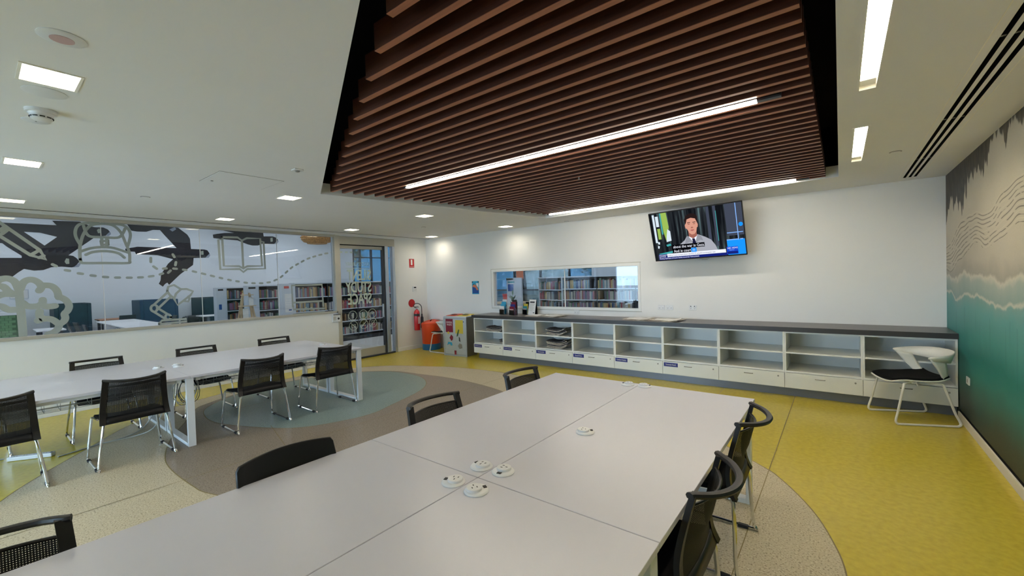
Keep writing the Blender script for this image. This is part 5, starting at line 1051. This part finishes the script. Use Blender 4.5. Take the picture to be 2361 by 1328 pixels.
for (x, y0, y1, h, lb) in ((-12.98, 4.72, 5.0, 1.66, 'white sign panel behind the ladder shelf'), (-13.98, 4.30, 4.53, 1.63, 'white sign panel beside the dark booth')):
    t = thing('display_board', lb, 'display board', (x, 0, 0)); BX('panel', 'shelf_white', t, -.25, 0, y0, y1, 0, h); BX('header_label', 'ink_black', t, 0, .003, y0 + .04, y1 - .06, h - .09, h - .04); BX('blue_logo', 'print_blue', t, 0, .003, y0 + .05, y0 + .12, 1.0, 1.15)
# case at an angle, deeper behind the left half of the back window
OD = (-6.95, 10.2, 0); RD = R(-22)
bookcase('bookcase', 'angled dark bookcase deeper behind the left half of the back window', OD, RD, 1.8, .28, 1.62, (.45, .75, 1.02, 1.30), .9, backp='shelf_dark')
for z in (1.30, 1.02, .75):
    for k in range(2): books(OD, RD, k * .9 + .02, k * .9 + .88, z, .2, .18, .24, 'x', False)
tag(LOOSE.build('library_books', ['book_%d' % i for i in range(len(BCOL))]), 'packed book spines on the farther library shelves', 'books', None, 'stuff')
# ladder shelf
t = thing('ladder_shelf', 'pale wooden A-frame ladder shelf with leaflets seen through the glass', 'ladder shelf', (-11.4, 4.18, 0), RA)
for s in (-1, 1):
    for q in (-.02, .30):
        mb = MB(); mb.hexa([(s * .26 - .02, q * 1.3, 0), (s * .26 + .02, q * 1.3, 0), (s * .26 + .02, q * 1.3 + .03, 0), (s * .26 - .02, q * 1.3 + .03, 0)], [(s * .07 - .02, .14, 1.48), (s * .07 + .02, .14, 1.48), (s * .07 + .02, .17, 1.48), (s * .07 - .02, .17, 1.48)]); mb.build('ladder_leg', 'pale_wood', t)
for z, hw in ((.45, .25), (.85, .22), (1.15, .17), (1.42, .12)): BX('step', 'pale_wood', t, -hw, hw, .02, .32 - z * .1, z, z + .02)
o = BX('leaflet', 'paper', t, -.12, .0, .05, .07, .87, 1.10); BX('leaflet', 'print_cyan', t, -.18, -.05, .05, .07, .47, .62); BX('leaflet', 'paper', t, .02, .12, .05, .07, 1.17, 1.38)
# booths
def booth(y0, y1, x, h, m, lb):
    t = thing('study_booth', lb, 'booth', (x, 0, 0), group='dark high-backed booths in the library')
    BX('back_panel', m, t, -1.2, -1.1, y0, y1, 0, h, bevel=.02); BX('side_panel', m, t, -1.1, 0, y0, y0 + .1, 0, h, bevel=.02); BX('side_panel', m, t, -1.1, 0, y1 - .1, y1, 0, h, bevel=.02); BX('seat', 'pod_blue', t, -1.1, -.5, y0 + .1, y1 - .1, 0, .44, bevel=.02); BX('front_panel', m, t, -.06, 0, y0 + .1, y1 - .1, 0, h * .98)
booth(1.56, 2.38, -18.9, 1.27, 'pod_teal', 'dark teal high-backed booth behind the brain decal')
booth(3.56, 4.62, -18.9, 1.28, 'pod_blue', 'dark blue high-backed booth behind the lamp decal')
booth(5.32, 6.3, -18.9, 1.28, 'pod_teal', 'dark booth half hidden by the leftmost bookcase')
# library tables and chairs
def table(name, lb, x0, x1, y0, y1, z, m, legm='frame_dark'):
    t = thing(name, lb, 'table'); BX('tabletop', m, t, x0, x1, y0, y1, z - .03, z, bevel=.004)
    for x in (x0 + .1, x1 - .1):
        for y in (y0 + .08, y1 - .08): BX('leg', legm, t, x - .025, x + .025, y - .025, y + .025, 0, z - .03)
table('meeting_table', 'long white meeting table seen through the glass between the booths', -17.8, -13.6, 2.30, 3.20, .72, 'lib_table'); table('timber_table', 'low brown timber table by the library wall', -19.8, -18.9, 2.55, 3.45, .70, 'lib_wood')
table('side_table', 'small white table at the left behind the brain decal', -16.2, -15.2, .95, 1.45, .72, 'lib_table'); table('window_desk', 'white desk edge in front of the dark booth near the bookcases', -17.5, -16.8, 4.75, 5.75, .70, 'lib_table')
def lib_chair():
    t = thing('library_chair', 'x', 'chair'); BX('seat', 'pod_blue', t, -.22, .22, -.22, .22, .43, .46, bevel=.01); MB().hexa([(-.21, -.23, .5), (.21, -.23, .5), (.21, -.20, .5), (-.21, -.20, .5)], [(-.2, -.32, .84), (.2, -.32, .84), (.2, -.29, .84), (-.2, -.29, .84)]).build('backrest', 'frame_dark', t)
    for x in (-.19, .19):
        MB().tube([(x, -.2, .43), (x, -.21, 0)], .012, 6).build('leg', 'chrome', t); MB().tube([(x, .19, .43), (x, .2, 0)], .012, 6).build('leg', 'chrome', t); MB().tube([(x, -.2, .44), (x, -.25, .6)], .012, 6).build('back_stay', 'chrome', t)
    return t
c0 = lib_chair(); k_ = True
for x, y, a, lb in ((-17.0, 3.5, 180, 'far side of the meeting table, second'), (-15.9, 3.5, 180, 'far side of the meeting table, third'), (-14.8, 3.5, 175, 'far side of the meeting table, nearest'), (-17.2, 1.95, 0, 'near side of the meeting table, farthest'), (-15.6, 1.95, 5, 'near side of the meeting table, middle'), (-14.2, 1.95, 0, 'near side of the meeting table, closest to the glass'), (-18.4, 3.1, 90, 'end of the timber table')):
    o = c0 if k_ else copy_tree(c0); k_ = False; o.location = (x, y, 0); o.rotation_euler = (0, 0, R(a)); tag(o, 'dark blue library chair at the ' + lb, 'chair', 'chairs at the library meeting table')
t = thing('ottoman', 'round black tub seat behind the desk lamp decal', 'ottoman', (-18.1, 4.9, 0)); MB().lathe([(0, 0), (.40, 0), (.42, .03), (.42, .55), (.36, .64), (.2, .68), (0, .69)], 28).build('body', 'black_plastic', t, smooth=True); MB().lathe([(.423, .30), (.423, .33)], 28).build('band', 'frame_dark', t)
t = thing('framed_notice', 'thin framed notice on the library wall behind the brain decal', 'frame', (LIBX, .965, 1.615)); mb = MB(); mb.box(0, .02, -.20, .20, .13, .145); mb.box(0, .02, -.20, .20, -.145, -.13); mb.box(0, .02, -.20, -.185, -.13, .13); mb.box(0, .02, .185, .20, -.13, .13); mb.build('frame', 'frame_alu', t); BX('sheet', 'paper', t, 0, .006, -.185, .185, -.13, .13)
t = thing('tiled_planter', 'green brick tiled planter block with white top at the left edge', 'planter', (-19.2, .2, 0))
BX('core', 'mortar', t, -.4, .4, -.45, .65, 0, 1.02)
br = MB()
for r_ in range(14):
    for c_ in range(8):
        y = -.45 + .14 * c_ + (.07 if r_ % 2 else 0)
        if y + .13 < .66: br.box(.4, .408, y + .004, y + .132, .02 + .071 * r_, .086 + .071 * r_)
tag(br.build('brickwork', 'green_brick', t), kind='stuff'); BX('cap', 'lib_table', t, -.45, .45, -.5, .68, 1.02, 1.10)
# pendant of woven cane
t = thing('rattan_pendant', 'woven rattan pendant lamp hanging near the library ceiling', 'pendant lamp', (-14.0, 7.3, 3.03))
MB().lathe([(.05, .02), (.28, .0), (.45, .08), (.50, .20), (.40, .34), (.2, .42), (.05, .44)], 28).build('shade', 'rattan', t, smooth=True)
for k in range(6): MB().lathe([(r0 + .006, z0), (r0 + .012, z0 + .008), (r0 + .006, z0 + .016)], 28) if False else None
for r0, z0 in ((.30, .005), (.41, .06), (.48, .13), (.50, .20), (.46, .27)): MB().tube([(r0 * math.cos(a), r0 * math.sin(a), z0) for a in [2 * math.pi * j / 28 for j in range(28)]], .016, 5, closed=True).build('cane_hoop', 'rattan', t)
MB().tube([(0, 0, .44), (0, 0, LIBC - 3.03)], .008, 6).build('flex', 'ink_black', t)
# things seen through the left half of the back window
t = thing('poster_column', 'white column panel with blue poster behind the left back window', 'panel', (-7.32, 9.5, 0)); BX('panel', 'shelf_white', t, -.26, .26, 0, .06, 0, 1.66); BX('poster', 'print_blue', t, -.22, -.02, -.004, 0, 1.28, 1.48); BX('green_strip', 'print_teal', t, -.22, .02, -.004, 0, 1.52, 1.56); BX('black_header', 'ink_black', t, -.27, -.02, -.01, 0, 1.60, 1.65)
t = thing('potted_plant', 'dark leafy plant in front of the white column panel', 'plant', (-7.15, 9.2, 0)); MB().lathe([(0, 0), (.12, 0), (.16, .35), (.14, .35), (.12, .30), (0, .30)], 20).build('pot', 'shelf_dark', t, smooth=True); MB().tube([(0, 0, .3), (.01, 0, .9)], .015, 6).build('stem', 'bark', t)
for k in range(26):
    a = random.uniform(0, 6.28); z = random.uniform(.7, 1.2); l = random.uniform(.14, .26); e = random.uniform(.1, 1.1)
    d = Vector((math.cos(a) * math.cos(e), math.sin(a) * math.cos(e), math.sin(e))); sd = d.cross(Vector((0, 0, 1))).normalized() * .028; p = Vector((.01, 0, z))
    MB().add([p, p + d * l * .5 + sd, p + d * l, p + d * l * .5 - sd], [(0, 1, 2), (0, 2, 3)]).build('leaf', 'leaf_green', t)
t = thing('craft_table', 'pale table with red tubs at the far left of the back window view', 'table', (-8.2, 10.6, 0)); BX('tabletop', 'pale_wood', t, -.7, .6, -.4, .4, .85, .90)
for x in (-.6, .5):
    for y in (-.3, .3): BX('leg', 'frame_dark', t, x - .02, x + .02, y - .02, y + .02, 0, .85)
for k, (x, lb) in enumerate(((-.15, 'left'), (.25, 'right'))):
    t = thing('red_tub', 'red plastic tub on the pale craft table, %s one' % lb, 'tub', (-8.2 + x, 10.45, .90), group='red tubs on the craft table'); MB().lathe([(0, 0), (.11, 0), (.14, .26), (.13, .26), (.10, .02), (0, .02)], 18).build('body', 'red_seat', t, smooth=True); MB().lathe([(.145, .25), (.15, .265), (.14, .27)], 18).build('rim', 'red_paint', t)
t = thing('hanging_banner', 'orange banner hanging deeper in the library behind the back window', 'banner', (-9.2, 12.3, 1.62)); BX('cloth', 'print_orange', t, -.16, .16, 0, .01, 0, 1.0); MB().tube([(-.18, .005, 1.0), (.18, .005, 1.0)], .012, 6).build('rod', 'frame_dark', t); MB().tube([(0, .005, 1.0), (0, .005, LIBC - 1.62)], .004, 4).build('cord', 'ink_black', t)
# ------------------------------------------------------------------ outdoors
struct(BX('ground', 'bounce_paving', None, -60, 60, -60, 60, -.4, -.15))  # paving made pale to bounce daylight up onto the study room ceiling
def tree():
    t = thing('garden_tree', 'x', 'tree'); MB().tube([(0, 0, 0), (.05, 0, 1.2), (0, .1, 2.4), (.1, 0, 3.6)], [.16, .13, .11, .05], 8).build('trunk', 'bark', t, smooth=True)
    for a in (0, 2.1, 4.2): MB().tube([(0, .1, 2.2), (.6 * math.cos(a), .6 * math.sin(a), 3.1), (1.1 * math.cos(a), 1.1 * math.sin(a), 3.9)], [.08, .05, .02], 6).build('branch', 'bark', t)
    mb = MB()
    for k in range(2600):
        u, v, w2 = (random.gauss(0, 1) for _ in range(3)); q = (u * u + v * v + w2 * w2) ** .5 + 1e-6; r = random.uniform(.55, 1) ** .5
        p = Vector((u / q * 1.7 * r, v / q * 1.7 * r, 3.5 + w2 / q * 1.7 * r)); a = Vector((random.gauss(0, 1), random.gauss(0, 1), random.gauss(0, 1))).normalized(); b = a.orthogonal().normalized()
        mb.add([p, p + a * .09 + b * .035, p + a * .18, p + a * .09 - b * .035], [(0, 1, 2, 3)])
    tag(mb.build('foliage', 'tree_green', t), kind='stuff'); return t
t0 = tree(); k_ = True
for x, y, s, lb in ((-7.5, -9, 1.0, 'behind the camera, left'), (-3.0, -12, 1.25, 'behind the camera, middle'), (1.5, -8.5, .9, 'behind the camera, right'), (-15, 20.5, 1.2, 'past the library glazing, first from the corner'), (-9.8, 19.5, 1.0, 'past the library glazing behind the orange banner'), (-4.2, 22, 1.3, 'past the library glazing behind the back window bookcase'), (-27, 15, 1.3, 'past the blue glazed corner')):
    o = t0 if k_ else copy_tree(t0); k_ = False; o.location = (x, y, -.15); o.scale = (s, s, s); o.rotation_euler = (0, 0, random.uniform(0, 6)); tag(o, 'yellow green garden tree ' + lb, 'tree', 'trees outside the building')
